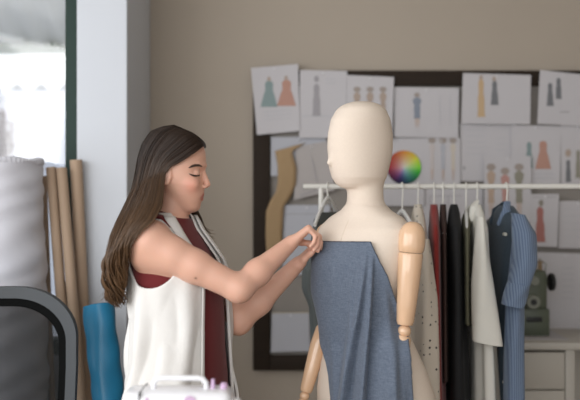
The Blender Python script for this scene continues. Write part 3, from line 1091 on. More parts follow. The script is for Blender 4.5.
A_in = arch(hw - .036, topz - .036, .172, .61)
A_in2 = arch(hw - .036 - .026, topz - .062, .150, .635)
fr_o = strip(A_out, A_in, .014, 'back_frame', M_cframe)
strip(A_in, A_in2, .009, 'back_border', M_cborder)
n_ = len(A_in2) // 2
rows = []
for k in range(n_):
    (xr, zr) = A_in2[k]
    rows.append([(ccx + xx, yb(xx, zr) , zr) for xx in np.linspace(-xr, xr, 25)])
obj('mesh_panel', MB().grid(rows), M_mesh, ch)
obj('spine', MB().tube([(ccx, CD + .12, .60), (ccx, CD + .13, .50), (ccx, CD, .43), (ccx, CD - .15, .42)], .022, 10), M_chblk, ch)
obj('back_mount', MB().box((ccx - .12, CD + .04, .585), (ccx + .12, CD + .12, .64), .012), M_chblk, ch)
obj('lower_frame', MB().tube([(ccx - hw * .9, yb(hw * .9, 0), .59), (ccx, CD + .045, .60), (ccx + hw * .9, yb(hw * .9, 0), .59)], .016, 10), M_cframe, ch)
sx = MB().box((ccx - .24, CD - .46, .44), (ccx + .24, CD + .01, .51), .03, 3)
obj('seat', sx, M_chblk, ch)
obj('gas_column', MB().lathe((ccx, CD - .2, .08), (ccx, CD - .2, .44), [(0, .035), (.5, .035), (.5, .022), (1, .022)], 16), M_chblk, ch)
for k in range(5):
    t = 2 * math.pi * k / 5 + .3
    e = np.array([ccx + .27 * math.cos(t), CD - .2 + .27 * math.sin(t), .075])
    obj('leg', MB().tube([(ccx, CD - .2, .11), e], [.026, .018], 10), M_chblk, ch)
    obj('caster', MB().lathe(e - [.02, 0, .045], e + [.02, 0, -.045], [(0, .026), (.2, .03), (.8, .03), (1, .026)], 16), M_chblk, ch)

# ==================================================================== WORK TABLE AND WHITE SEWING MACHINE
M_table = mat('pale_wood_top', srgb(190, 165, 135), .5, noise=.1, nscale=8, stretch=(1, 10, 1))
tb = empty('work_table', (-.3, 1.62, 0), 'wooden work table under the white sewing machine', 'table')
obj('table_top', MB().box((-.95, 1.30, .705), (.35, 1.985, .735), .004), M_table, tb)
for x in (-.90, .30):
    for y in (1.35, 1.94):
        obj('leg', MB().box((x - .025, y - .025, 0), (x + .025, y + .025, .705), .003), M_white_metal, tb)
M_sew = mat('sewing_machine_white', srgb(236, 236, 240), .3, coat=.3)
M_lilac = mat('lilac_plastic', srgb(206, 176, 208), .4)
SD = 1.84
zt = CZ - 188 * SD / F
sx0, sx1 = P(120.5, 0, SD - .045)[0], P(232, 0, SD - .045)[0]
sm = empty('sewing_machine', ((sx0 + sx1) / 2, SD, .735), 'white domestic sewing machine with carry handle in front of the woman', 'sewing machine')
b = MB()
xs_ = P(139.5, 0, SD - .045)[0]
b.box((xs_ - .03, SD - .05, zt - .085), (sx1, SD + .05, zt), .022, 4)
b.box((sx1 - .075, SD - .048, .765), (sx1 - .002, SD + .048, zt - .02), .018, 3)
obj('arm', b, M_sew, sm)
obj('head', MB().box((sx0, SD - .0502, zt - .155), (xs_ + .02, SD + .0502, zt - .0002), .022, 4), M_sew, sm)
obj('seam', MB().box((xs_ - .0016, SD - .0508, zt - .10), (xs_ + .0016, SD + .0508, zt + .0006), .0015, 2), M_blackp, sm)
obj('base', MB().box((sx0 - .005, SD - .075, .735), (sx1 + .01, SD + .075, .79), .012, 3), M_sew, sm)
obj('needle', MB().tube([(sx0 + .025, SD, zt - .15), (sx0 + .025, SD, .80)], .0025, 6), M_white_metal, sm)
obj('presser_foot', MB().box((sx0 + .015, SD - .015, .79), (sx0 + .035, SD + .01, .797), .001), M_white_metal, sm)
hp = [P(153.5, 391, SD), P(154, 382.5, SD), P(157, 378.8, SD), P(162, 378, SD), P(198, 378, SD), P(203, 378.8, SD), P(206, 382.5, SD), P(206.5, 391, SD)]
obj('carry_handle', MB().tube(hp, .0062, 10), M_sew, sm)
for px in (213,):
    obj('spool_pin', MB().lathe(P(px, 390, SD), P(px, 379, SD), [(0, .007), (.3, .005), (1, .004)], 12), M_lilac, sm)
obj('tension_knob', MB().lathe(P(224, 390, SD), P(224, 382.5, SD), [(0, .008), (.5, .0085), (.85, .008), (1, .004)], 16), M_lilac, sm)
c = P(190, 400, SD - .05)
obj('badge', MB().lathe((c[0], SD - .049, c[2] - .005), (c[0], SD - .0525, c[2] - .005), [(0, .014), (1, .014)], 24), M_lilac, sm)
c = P(147, 398, SD - .05)
obj('print_mark', MB().box((c[0] - .004, SD - .0515, c[2] - .014), (c[0] + .003, SD - .049, c[2] + .0), .0005), M_lilac, sm)
obj('handwheel', MB().lathe((sx1 - .002, SD, zt - .05), (sx1 + .018, SD, zt - .05), [(0, .028), (.7, .028), (1, .022)], 24), M_sew, sm)

# ==================================================================== MANNEQUIN
MD = 2.35
ma = R_(47)
mf = np.array([-math.sin(ma), -math.cos(ma), 0]); ml = np.array([math.cos(ma), -math.sin(ma), 0])
Mz = [.72, .80, .88, .96, 1.04, 1.10, 1.18, 1.26, 1.32, 1.36, 1.39, 1.415]
Ma = [.168, .186, .186, .168, .135, .124, .135, .152, .166, .160, .125, .070]
Mbf = [.12, .125, .128, .112, .098, .10, .12, .125, .105, .085, .065, .055]
Mbb = [.14, .155, .152, .12, .097, .09, .095, .10, .095, .085, .07, .055]
Mcx = [.243, .243, .243, .238, .230, .224, .220, .219, .219, .219, .220, .221]
Mcy = [MD] * len(Mz)
mq = empty('mannequin', (.24, MD, 0), 'cream cloth mannequin with egg head and jointed wooden arms', 'mannequin')
M_cream = mat('cream_linen', srgb(226, 211, 196), .9, noise=.04, nscale=180, bump=.15, bscale=600)
M_wood = mat('pale_beech', srgb(222, 184, 150), .22, noise=.10, nscale=14, stretch=(6, 6, .7), coat=.5)
fd = Field(ax(-.02, .46, .004), ax(2.12, 2.58, .004), ax(.70, 1.80, .004))
fd.loft(loft_fn(Mz, Ma, Mbf, Mbb, Mcx, Mcy, mf, ml, 2.2), (-.01, 2.14, .72), (.45, 2.56, 1.42))
# neck and head
fd.seg(P(365, 190, MD), P(366, 214, MD), .052, .056, .03)
ha = R_(66)
hf = np.array([-math.sin(ha), -math.cos(ha), 0]); hl = np.array([math.cos(ha), -math.sin(ha), 0])
hd = [(101.5, 358, 364), (103, 349, 374), (106, 342, 380.5), (110, 337, 385), (120, 331, 390), (135, 327.5, 393), (148, 327, 393), (158, 328, 391.5), (168, 329, 389),
      (178, 332, 386), (184, 335.5, 383.5), (188, 341, 382)]
k_ = MD / F
hz = np.array([CZ - (r[0] - 200) * k_ for r in hd])[::-1]
hmid = np.array([((r[1] + r[2]) / 2 - 290) * k_ for r in hd])[::-1]
hb = np.array([(r[2] - r[1]) / 2 * k_ for r in hd])[::-1]
hw_ = np.minimum(hb, .078) * np.array([.7, .8, .9, .97, 1, 1, 1, 1, 1, 1, 1, 1])
fd.loft(loft_fn(list(hz), list(hw_), list(hb * 1.03), list(hb * 1.03), list(hmid), [MD - .006] * len(hz), hf, hl, 2.05), (.08, 2.2, hz[0]), (.33, 2.5, hz[-1]), k=.015)
nz = P(329, 163.5, MD)
nc = np.array([hmid[5], MD - .006, nz[2]])
fd.seg(nc + hf * .085 + [0, 0, .02], nc + hf * .1015, .010, .0070, .014)
V, Fc = fd.mesh()
field_obj('body', V, Fc, M_cream, mq)
# seams
b = MB()
for th in (-.02,):
    path = []
    for z in np.linspace(1.20, 1.405, 18):
        f_ = np.interp(z, Mz, Mbf)
        path.append(np.array([np.interp(z, Mz, Mcx), MD, z]) + mf * (f_ + .0005))
    b.tube(path, .0013, 6)
path = []
for i in range(1, len(hz) - 1):
    path.append(np.array([hmid[i], MD - .006, hz[i]]) + hl * (hw_[i] * .985) - hf * hb[i] * .0 + [0, 0, 0])
obj('seam', b, M_cream, mq)

# wooden arms
def arm_parts(S, E, W, up_r=(.036, .033, .024), dirn=None):
    S, E, W = map(np.asarray, (S, E, W))
    d = unit(E - S)
    obj('shoulder_cap', MB().lathe(S - d * .038, S + d * .046, [(0, .010), (.05, .019), (.15, .028), (.3, .0345), (.5, .037), (.75, .0375), (.92, .036), (1, .033)], 28), M_wood, mq)
    obj('upper_arm', MB().lathe(S + d * .0475, E - d * .018, [(0, .032), (.02, .034), (.3, .0325), (.7, .028), (.95, .0245), (1, .021)], 28), M_wood, mq)
    obj('elbow_joint', MB().sphere(E, .0185, 18), M_wood, mq)
    d2 = unit(W - E)
    obj('forearm', MB().lathe(E + d2 * .013, W - d2 * .012, [(0, .019), (.04, .0225), (.3, .026), (.65, .0225), (.96, .019), (1, .016)], 28), M_wood, mq)
    obj('wrist_joint', MB().sphere(W, .015, 14), M_wood, mq)
    # wooden hand: palm with five fingers
    f_ = unit(d2 + np.array([-.15, 0, 0])); sdv = unit(np.cross(f_, [0, 1, 0]) * .3 + np.array([0, 1, 0])); sdv = unit(sdv - f_ * sdv.dot(f_))
    hnd = MB().tube([W + f_ * .012, W + f_ * .04, W + f_ * .08], [.018, .030, .028], 12, flat=.45)
    for q, L in ((-.02, .055), (-.007, .065), (.007, .06), (.02, .045)):
        a_ = W + f_ * .078 + sdv * q
        hnd.tube([a_, a_ + f_ * L * .5, a_ + f_ * L + np.array([-.008, 0, 0])], [.008, .0075, .005], 8)
    a_ = W + f_ * .03 - sdv * .026
    hnd.tube([a_, a_ + f_ * .025 - sdv * .012, a_ + f_ * .05 - sdv * .012], [.009, .008, .006], 8)
    obj('hand', hnd, M_wood, mq)


arm_parts(P(412.2, 235.5, 2.215), P(404.5, 331, 2.215), P(388, 414, 2.20))
arm_parts(P(327, 236, 2.455), P(325, 322, 2.44), P(304.5, 396, 2.40))
# stand
M_stand = mat('stand_black_metal', srgb(40, 40, 42), .4, metal=.4)
obj('pole', MB().tube([(.243, MD, .02), (.243, MD, .76)], .016, 14), M_stand, mq)
obj('base', MB().lathe((.243, MD, 0), (.243, MD, .03), [(0, .17), (.5, .17), (1, .15)], 36), M_stand, mq)

# ---------------------------------------------------- draped fabric on the mannequin
M_chambray = weave_mat('blue_grey_chambray', srgb(80, 91, 108), srgb(108, 118, 134), 800, .9, sheen=.15)


def torsoR(z, th):
    v = np.array([math.sin(th), -math.cos(th)])
    f = v[0] * mf[0] + v[1] * mf[1]; l = v[0] * ml[0] + v[1] * ml[1]
    A = np.interp(z, Mz, Ma); B = np.interp(z, Mz, Mbf if f > 0 else Mbb)
    n = 2.2
    return 1 / ((abs(f) / B) ** n + (abs(l) / A) ** n) ** (1 / n)


zrows = np.concatenate([np.linspace(1.323, 1.27, 9), np.linspace(1.262, .74, 75)])
ths = np.radians(np.arange(-175, 100, 2.0))
Rt = np.array([[torsoR(z, t) + .009 for t in ths] for z in zrows])
for i in range(1, len(zrows)):
    Rt[i] = np.maximum(Rt[i], Rt[i - 1] - .0011)           # the cloth hangs from the bust
# the covered forearm lifts the cloth
for i, z in enumerate(zrows):
    py = 200 + (CZ - z) / MD * F
    t0 = math.radians(np.interp(py, [300, 332, 410], [33, 31, 16]))
    need = np.interp(py, [300, 322, 338, 412], [.0, .150, .196, .196])
    g = np.exp(-(np.abs(ths - t0) / .42) ** 3)
    Rt[i] = np.maximum(Rt[i], Rt[i] * (1 - g) + need * g)
kern = np.ones(5) / 5
for _ in range(2):
    Rt = np.apply_along_axis(lambda r: np.convolve(np.pad(r, 2, 'edge'), kern, 'valid'), 1, Rt)
    Rt = np.apply_along_axis(lambda r: np.convolve(np.pad(r, 2, 'edge'), kern, 'valid'), 0, Rt)


def fab_point(z, th, extra=0.0):
    i = np.interp(-z, -zrows, np.arange(len(zrows)))
    i0 = int(min(len(zrows) - 2, i)); t = i - i0
    R = (1 - t) * np.interp(th, ths, Rt[i0]) + t * np.interp(th, ths, Rt[i0 + 1])
    cx = np.interp(z, Mz, Mcx)
    R += extra
    return np.array([cx + R * math.sin(th), MD - R * math.cos(th), z])


def to_px(p):
    return 290 + p[0] / p[1] * F, 200 + (CZ - p[2]) / p[1] * F


edgeR = ([240, 245, 262, 275, 300, 325, 336, 360, 400, 440], [369, 371, 379, 385.5, 394, 401.5, 406, 409.5, 412, 413])
edgeL = ([240, 330, 340, 355, 370, 400, 440], [None] * 7)
rows = []
NC = 190
# fold lines: (x at py 245, x at py 400, half width px at bottom, amplitude m)
# pleats falling from the upper right corner: (x at py 245, x at py 400, width px, drop px, amplitude m)
FOLD = [(368, 347, 14, 2.5, .030), (373, 364, 13, 2.5, .040), (380, 394, 20, 10, .014), (352, 350, 5, 2.5, .006), (333, 336, 9, 6, .005)]


def fold_off(px, py):
    e = 0
    t = (py - 245) / 155.0
    for x0, x1, w, dr_, a in FOLD:
        xx = x0 + (x1 - x0) * t
        ww = max(2.5, w * (.35 + .65 * t))
        g = px - xx
        k0 = max(0, 1 + g / ww) ** 1.5 if g < 0 else max(0, 1 - g / dr_) ** 2 * (1 + 2 * g / dr_)
        e += a * min(1, max(0, t * 1.7 + .03)) * k0
    e += .0016 * math.sin(px * .55 + py * .03) * min(1, max(0, t))
    return e


for z in zrows:
    # right edge angle from where the edge is seen in the photo
    best = None
    for th in np.radians(np.arange(-20, 70, .5)):
        p = fab_point(z, th)
        px, py = to_px(p)
        d = abs(px - np.interp(py, *edgeR))
        if best is None or d < best[0]: best = (d, th)
    thR = best[1]
    pyc = 200 + (CZ - z) / MD * F
    thL = math.radians(np.interp(pyc, [240, 322, 336, 350, 372, 400, 440], [-165, -150, -104, -86, -72, -60, -50]))
    row = []
    for j in range(NC):
        u = j / (NC - 1)
        u = u ** .8
        th = thL + (thR - thL) * u
        p = fab_point(z, th)
        px, py = to_px(p)
        e = fold_off(px, py) if th > -1.7 else 0
        # raised rolled edge along the right side
        e += .007 * math.exp(-((thR - th) / .06) ** 2)
        e += .020 * math.exp(-((th + 1.5) / .55) ** 2) * np.interp(py, [242, 290, 330, 362], [0, 1, 1, .2])
        p = fab_point(z, th, max(e, -.004))
        # top edge dips slightly towards the left
        p[2] += .010 * (u - .75) * max(0, 1 - (zrows[0] - z) / .05)
        row.append(p)
    rows.append(row)
fab = obj('draped_fabric', MB().grid(rows), M_chambray, solid=.0025, origin=np.array([.24, MD, .74]), sharp=None)
hem = [np.array(q) - [0, .0012, 0] for q in rows[0]] + [np.array(q[-1]) for q in rows[1:]]
obj('overlocked_edge', MB().tube(hem, .0013, 6), mat('navy_thread', srgb(44, 52, 70), .9), fab, label='dark navy stitched edge')
tag(fab, 'blue grey chambray fabric pinned around the cream mannequin', 'fabric')

# ==================================================================== THE WOMAN
HD = 2.30
k_ = HD / F
ta = R_(20)
tf = np.array([math.cos(ta), -math.sin(ta), 0]); tl = np.array([math.sin(ta), math.cos(ta), 0])   # forward, her left
wm = empty('person', (-.325, HD, 0), 'woman in a white sleeveless vest pinning blue fabric onto the mannequin', 'person')

SKIN = np.array(srgb(222, 174, 152)[:3])
M_skin = attr_mat('skin', .48, sss=.12)

Tz = [.78, .86, .94, 1.02, 1.10, 1.18, 1.25, 1.30, 1.34, 1.37, 1.39]
Ta = [.165, .168, .155, .132, .13, .138, .148, .148, .135, .10, .055]
Tbf = [.095, .10, .09, .085, .092, .112, .104, .074, .052, .042, .038]
Tbb = [.11, .11, .095, .082, .085, .092, .097, .095, .085, .07, .055]
Tcx = [-.322, -.322, -.322, -.324, -.326, -.328, -.330, -.332, -.335, -.337, -.338]
Tcy = [HD] * len(Tz)

h = .0029
fd = Field(ax(-.56, .11, h, ((.0, .2, .0023),)), ax(2.02, 2.62, h), ax(-.01, 1.67, .011, ((.98, 1.24, .0038), (1.24, 1.70, .0027))))
fd.loft(loft_fn(Tz, Ta, Tbf, Tbb, Tcx, Tcy, tf, tl, 2.3), (-.52, 2.08, .78), (-.13, 2.52, 1.40))
# legs and feet
for sd in (-1, 1):
    hp_ = np.array([-.322, HD, .84]) + tl * .085 * sd
    kn = np.array([-.315, HD, .46]) + tl * .085 * sd + tf * .02
    an = np.array([-.325, HD, .09]) + tl * .09 * sd
    fd.seg(hp_, kn, .085, .056, .03)
    fd.seg(kn, an, .054, .036, .02)
    fd.seg(an - [0, 0, .045] - tf * .03, an + tf * .15 - [0, 0, .06], .034, .026, .02)
# neck
NB, NT = P(166, 226, HD), P(173, 197, HD)
fd.seg(NB - [0, 0, .02], NT, .054, .049, .02)
SR = P(149, 243, 2.155); SL = np.array([P(190, 0, 2.42)[0], 2.42, SR[2] - .012])
for S in (SR, SL):
    fd.seg(NB + [0, 0, -.015], S + [0, 0, .012], .045, .042, .03)
ER, EL = P(239, 289, 2.165), P(238.5, 322, 2.405)
WR, WL = P(291, 243, 2.275), P(297.5, 264.5, 2.345)
# right arm
fd.seg(SR, SR * .5 + ER * .5, .052, .043, .035)
fd.seg(SR * .5 + ER * .5, ER, .043, .035, .02)
fd.seg(SR + [-.01, .02, -.03], SR * .75 + ER * .25, .045, .04, .03)
fa = unit(WR - ER)
fd.seg(ER, ER + (WR - ER) * .35, .035, .0345, .02)
fd.seg(ER + (WR - ER) * .35, WR, .0345, .0215, .02)
# left arm
fd.seg(SL, EL, .046, .036, .03)
fd.seg(EL, EL + (WL - EL) * .35, .036, .036, .02)
fd.seg(EL + (WL - EL) * .35, WL, .036, .022, .02)


def hand(W, D, A, flen, bends, K_off, scale=1.0, thumb=None, spread=.0):
    """W wrist, D towards the knuckles, A across from index to little finger"""
    D = unit(D); A = unit(A - D * np.dot(A, D)); N = np.cross(A, D)
    if N[2] < 0: N = -N
    pl = .076 * scale
    for q in (-.026, -.009, .009, .025):
        kq = W + D * (pl - .004 * abs(q) / .025) + A * q * scale
        fd.seg(W + A * q * .55, kq, .0135 * scale, .0112 * scale, .012)
    for i, q in enumerate((-.029, -.0095, .010, .028)):
        K = W + D * pl * (1, 1.03, .99, .92)[i] + A * q * scale
        p = K; ang = 0
        rr = (.0092, .0095, .009, .0078)[i] * scale
        for sgi, L in enumerate(flen[i]):
            ang += math.radians(bends[i][sgi])
            dv = D * math.cos(ang) - N * math.sin(ang)
            dv = unit(dv + A * spread * q * 10)
            p2 = p + dv * L * scale
            fd.seg(p, p2, rr * (1 - .09 * sgi), rr * (.93 - .1 * sgi), .004)
            p = p2
    T0 = W + D * .016 * scale - A * .017 * scale - N * .006
    pts = [T0] + [np.asarray(t) for t in thumb]
    rs = (.0145, .0112, .0095, .0078)
    for i in range(len(pts) - 1):
        fd.seg(pts[i], pts[i + 1], rs[i] * scale, rs[i + 1] * scale, .008)


FL = [(.042, .024, .02), (.045, .028, .021), (.042, .026, .02), (.033, .02, .018)]
# right hand, back up, little finger towards the viewer, pinching the cloth edge
hand(WR, P(308, 229, 2.285) - WR, np.array([.0, -1, .05]), FL,
     [(70, 40, 22), (78, 48, 25), (84, 52, 28), (86, 55, 30)], 0, .86,
     [P(301, 242, 2.318), P(309, 243.5, 2.318), P(315, 244.5, 2.312)])
# left hand below it, thumb towards the viewer
hand(WL, P(308, 253, 2.345) - WL, np.array([.05, 1, .1]), FL,
     [(38, 48, 35), (44, 52, 38), (48, 55, 40), (52, 58, 40)], 0, .84,
     [P(304, 259.5, 2.318), P(310.5, 253.5, 2.308), P(315, 250, 2.30)])

# ---- head, in its own frame (fz forward, lz her left)
ya = R_(3)
fz = np.array([math.cos(ya), -math.sin(ya), 0]); lz = np.array([math.sin(ya), math.cos(ya), 0]); uz = np.array([0, 0, 1.0])
HO = P(170, 165, HD)


def Hp(px, py, l=0.0):
    p = P(px, py, HD - abs(l))          # side features are placed as seen on the near side
    return HO + fz * ((p[0] - HO[0]) if l else (px - 170) * k_) + uz * ((p[2] - HO[2]) if l else (165 - py) * k_) + lz * l


prof = [  # py, front px, back px, half width
    (128, 180, 168, .012), (129.5, 186, 162, .030), (132, 191, 157, .042), (135.5, 196, 153, .052), (140, 200.3, 150.5, .060), (146, 203.6, 149, .066), (152, 205.4, 148, .070), (158, 206, 148, .0715),
    (165, 206, 148, .0715), (168, 205.3, 149, .071), (172, 203.2, 150.5, .070), (178, 203, 152, .068), (184, 203.3, 156, .065), (190, 204.2, 161, .060), (195, 203.8, 166, .0555), (200, 202.4, 171, .050),
    (204, 200.9, 175, .044), (208, 199.9, 179.5, .037), (211, 197.2, 183, .029), (213, 191.5, 186, .014)]
pu = np.array([(165 - r[0]) * k_ for r in prof])[::-1]
pfr = np.array([(r[1] - 170) * k_ for r in prof])[::-1]
pbk = np.array([(r[2] - 170) * k_ for r in prof])[::-1]
pw = np.array([r[3] for r in prof])[::-1]
pcf = pbk + (pfr - pbk) * .46


def head_fn(X, Y, Z):
    x, y, z = X - HO[0], Y - HO[1], Z - HO[2]
    f = x * fz[0] + y * fz[1]; l = x * lz[0] + y * lz[1]; u = z
    c = np.interp(u, pu, pcf); fr_ = np.interp(u, pu, pfr); bk_ = np.interp(u, pu, pbk); A = np.interp(u, pu, pw)
    g = f - c
    B = np.where(g > 0, fr_ - c, c - bk_)
    n = np.where(g > 0, 2.15, 2.2)
    rho = ((np.abs(g) / B) ** n + (np.abs(l) / A) ** n + 1e-9) ** (1 / n)
    rad = np.sqrt(g * g + l * l)
    d = np.where(rad < .012, (rho - 1) * np.minimum(A, B), rad * (1 - 1 / np.maximum(rho, 1e-3)))
    return np.maximum(d, np.maximum(pu[0] - u, u - pu[-1]))


fd.loft(head_fn, HO + [-.09, -.09, -.15], HO + [.13, .09, .12], k=.010)
# brow ridge, sockets, lids, nose, lips, chin, cheeks
for sd in (-1, 1):
    fd.ell(Hp(199.5, 172.5, sd * .034), (fz, lz, uz), (.012, .017, .010), .010, 'sub')
    fd.seg(Hp(204, 165.5, sd * .010), Hp(199.5, 164.5, sd * .036), .0055, .005, .010)
    fd.ell(Hp(196.4, 173, sd * .0315), (fz, lz, uz), (.0128, .014, .0120), .004)
    fd.ell(Hp(192.5, 184, sd * .043), (fz, lz, uz), (.019, .015, .016), .02)
    fd.ell(Hp(205.4, 186.5, sd * .0095), (fz, lz, uz), (.0075, .0058, .0062), .004)      # nostril wing
fd.seg(Hp(203.4, 170.5), Hp(207.6, 183.2), .0062, .0075, .008)
fd.seg(Hp(207.2, 183), Hp(208.4, 184.8), .0074, .0069, .005)
for sd in (-1, 1):
    fd.ell(Hp(206.2, 188.8, sd * .0062), (fz, lz, uz), (.0042, .0030, .0025), .002, 'sub')
# lips
for py_, fx, lx, r in ((194.8, 203.0, 197.4, .0038), (199.2, 202.2, 196.8, .0042)):
    for sd in (-1, 1):
        fd.seg(Hp(fx, py_, 0), Hp(lx, 197.2, sd * .0215), r, .0022, .004)
fd.seg(Hp(205.3, 197.0, 0), Hp(203.4, 197.1, .010), .0013, .0011, .001, mode='sub')
fd.seg(Hp(205.3, 197.0, 0), Hp(203.4, 197.1, -.010), .0013, .0011, .001, mode='sub')
fd.ell(Hp(205.2, 202.6), (fz, lz, uz), (.0045, .012, .0030), .006, 'sub')
fd.ell(Hp(194.8, 207), (fz, lz, uz), (.0115, .014, .0115), .010)
# ears
for sd in (-1, 1):
    e = Hp(167.6, 175.5, sd * .074)
    e_f = unit(fz * .95 + lz * sd * -.25); e_u = unit(uz * .97 - fz * .22)
    e_n = np.cross(e_f, e_u)
    fd.ell(e, (e_f, e_n, e_u), (.0165, .0070, .028), .002)
    fd.ell(e + lz * sd * .006 + fz * .002 + uz * .002, (e_f, e_n, e_u), (.009, .0045, .018), .004, 'sub')
V, Fc = fd.mesh()


def near(p, r):
    return np.exp(-(((V - p) ** 2).sum(1)) / (r * r))[:, None]


tint = np.tile(SKIN, (len(V), 1))
vpx = 290 + V[:, 0] / V[:, 1] * F; vpy = 200 + (CZ - V[:, 2]) / V[:, 1] * F
cand = np.where((np.abs(vpx - 195) < 1.5) & (np.abs(vpy - 279.5) < 1.5))[0]
mole = V[cand[np.argmin(V[cand, 1])]]
LIP = np.array(srgb(190, 122, 110)[:3])
for l_ in np.linspace(-.019, .019, 13):
    fx = 203.8 - (abs(l_) / .02) ** 1.6 * 6.5
    for py_ in (195.0, 197.2, 199.2):
        w_ = np.clip(near(Hp(fx, py_ + (abs(l_) / .02) * (197.2 - py_) * .8, l_), .0048) * 1.6, 0, 1)
        tint = tint * (1 - w_) + LIP * w_
for c_, r_, col_, am in ((Hp(192, 186, -.055), .022, srgb(222, 150, 130), .5), (Hp(192, 186, .055), .022, srgb(222, 150, 130), .5),
                         (mole, .0028, srgb(96, 56, 44), 1.0), (Hp(209, 185, 0), .010, srgb(224, 156, 134), .5)):
    w_ = np.clip(near(c_, r_) * am * 1.3, 0, 1)
    tint = tint * (1 - w_) + np.array(col_[:3]) * w_
# hair-covered scalp
hf_ = (V - HO) @ fz / k_ + 170; hu_ = 165 - (V - HO) @ uz / k_
hairline = np.interp(hf_, [140, 160, 170, 178, 188, 198, 204], [200, 184, 166, 162, 155.5, 149, 144])
w_ = np.clip((hairline - hu_) / 2.0, 0, 1)[:, None] * (hf_ < 204)[:, None]
w_ = w_ * (np.abs((V - HO) @ lz) < .0735)[:, None]
tint = tint * (1 - w_) + np.array(srgb(54, 38, 28)[:3]) * w_
field_obj('body', V, Fc, M_skin, wm, tint)

M_brow = mat('brow_hair', srgb(58, 42, 32), .8)
M_eyewhite = mat('eye_white', srgb(222, 214, 208), .25)
M_iris = mat('dark_iris', srgb(46, 30, 22), .2)


Vl = (V - HO) @ lz; Vf_ = (V - HO) @ fz; Vu = (V - HO) @ uz


def on_face(px, py, sd, out=.001):
    """point on the skin at the place seen at (px, py) on the near cheek, mirrored for the far one"""
    l = .04
    for _ in range(4):
        q = Hp(px, py, -l) - HO
        f, u = q @ fz, q @ uz
        m = (np.abs(Vf_ - f) < .004) & (np.abs(Vu - u) < .004) & (Vl < 0)
        if m.any():
            l = float(-Vl[m].min())
    return HO + fz * (f + out * .5) + uz * u + lz * sd * (l + out)


for sd in (-1, 1):
    bp = [on_face(x, y, sd) for x, y in ((190, 168), (193, 166.3), (196.5, 165.4), (200, 165.4), (202.8, 166.6))]
    obj('eyebrow', MB().tube(bp, [.0010, .0028, .0034, .0032, .0014], 8), M_brow, wm)
    lp = [on_face(x, y, sd, .0014) for x, y in ((190.2, 173.8), (192.5, 174.9), (195, 175.7), (197.5, 175.9), (199.8, 175.2))]
    ey = obj('eyelash', MB().tube(lp, [.0010, .0020, .0025, .0024, .0012], 8), M_brow, wm)
    ec = Hp(196.0, 174.2, sd * .0315)
    eb = obj('eyeball', MB().sphere(ec, .0122, 20), M_eyewhite, wm)
    ib = MB().sphere(ec + fz * .0088 + uz * -.0028, (.0045, .0055, .0045), 14)
    obj('iris', ib, M_iris, eb)

# ---- blouse
M_blouse = mat('dark_red_knit', srgb(102, 19, 23), .85, noise=.06, nscale=300, sheen=.15)
fb = Field(ax(-.56, -.10, .0035), ax(2.05, 2.56, .0035), ax(.84, 1.43, .0035))
Bbf = [.130, .129, .127, .126, .127, .122, .106, .076, .054, .042, .038]
fb.loft(loft_fn(Tz, Ta, Bbf, Tbb, Tcx, Tcy, tf, tl, 2.3, zcut=(.86, 1.385), inflate=.007), (-.54, 2.06, .86), (-.11, 2.54, 1.40))
fb.seg(NB - [0, 0, .03], NB + [.004, 0, .008], .060, .058, .012)
for S in (SR, SL):
    fb.seg(NB + [0, 0, -.012], NB * .5 + S * .5 + [0, 0, .006], .050, .050, .02)


def armhole_cut(field, rx, rz, dz):
    for S, sg in ((SR, -1), (SL, 1)):
        c = S + tl * sg * .03 + tf * .004 + np.array([0, 0, dz])
        up_ = unit(uz * .94 - tf * .30)
        ff = unit(tf - up_ * tf.dot(up_))
        field.ell(c, (ff, np.cross(up_, ff), up_), (rx, .105, rz), .004, 'sub')


armhole_cut(fb, .062, .090, .006)
V2, F2 = fb.mesh()
field_obj('blouse', V2, F2, M_blouse, wm)

# ---- vest
M_vest = mat('white_vest_cloth', srgb(222, 220, 217), .85, noise=.02, nscale=30, bump=.4, bscale=38)
Vz = [.80, .90, 1.0, 1.10, 1.20, 1.27, 1.32, 1.355, 1.385, 1.405]
Va = [.190, .184, .172, .164, .166, .168, .168, .152, .112, .070]
Vf = [.156, .150, .145, .142, .140, .116, .080, .058, .046, .042]
Vb = [.128, .125, .120, .113, .113, .113, .110, .098, .080, .070]
Vx = [-.322, -.322, -.322, -.324, -.326, -.328, -.331, -.335, -.337, -.338]
fv = Field(ax(-.57, -.10, .0031), ax(2.03, 2.56, .0031), ax(.80, 1.44, .0031))
base_fn = loft_fn(Vz, Va, Vf, Vb, Vx, [HD] * len(Vz), tf, tl, 2.3)


def vest_fn(X, Y, Z):
    cx = np.interp(Z, Vz, Vx)
    x, y = X - cx, Y - HD
    f = x * tf[0] + y * tf[1]; l = x * tl[0] + y * tl[1]
    th = np.arctan2(l, f)                           # 0 forward, negative towards the viewer-side arm
    low = np.clip((1.30 - Z) / .25, 0, 1)
    rip = (.009 * np.sin(th * 8 + 1.4 * np.sin(Z * 9)) + .005 * np.sin(th * 15 - Z * 12 + np.sin(Z * 17)) + .004 * np.sin(Z * 24 + th * 5)) * low
    rip = np.minimum(rip, .004)
    d = base_fn(X, Y, Z) + rip
    d = np.maximum(d, -(d + .0085))
    # front opening, narrow low down and a V at the neck
    half_n = np.interp(Z, [.80, 1.0, 1.20, 1.28, 1.36, 1.42], [.66, .62, .55, .52, .80, 1.15])
    half_f = np.interp(Z, [.80, 1.0, 1.20, 1.28, 1.36, 1.42], [.50, .50, .50, .50, .75, 1.1])
    r = np.sqrt(f * f + l * l)
    op_ = np.minimum(th + half_n, half_f - th) * r  # positive inside the opening
    return np.maximum(d, op_)


fv.loft(vest_fn, (-.56, 2.04, .80), (-.11, 2.55, 1.405))
armhole_cut(fv, .086, .088, -.034)
fv.seg(NB - [0, 0, .03], NB + [.012, 0, .08], .062, .062, .003, mode='sub')
V3, F3 = fv.mesh()
vest = field_obj('vest', V3, F3, M_vest, wm)


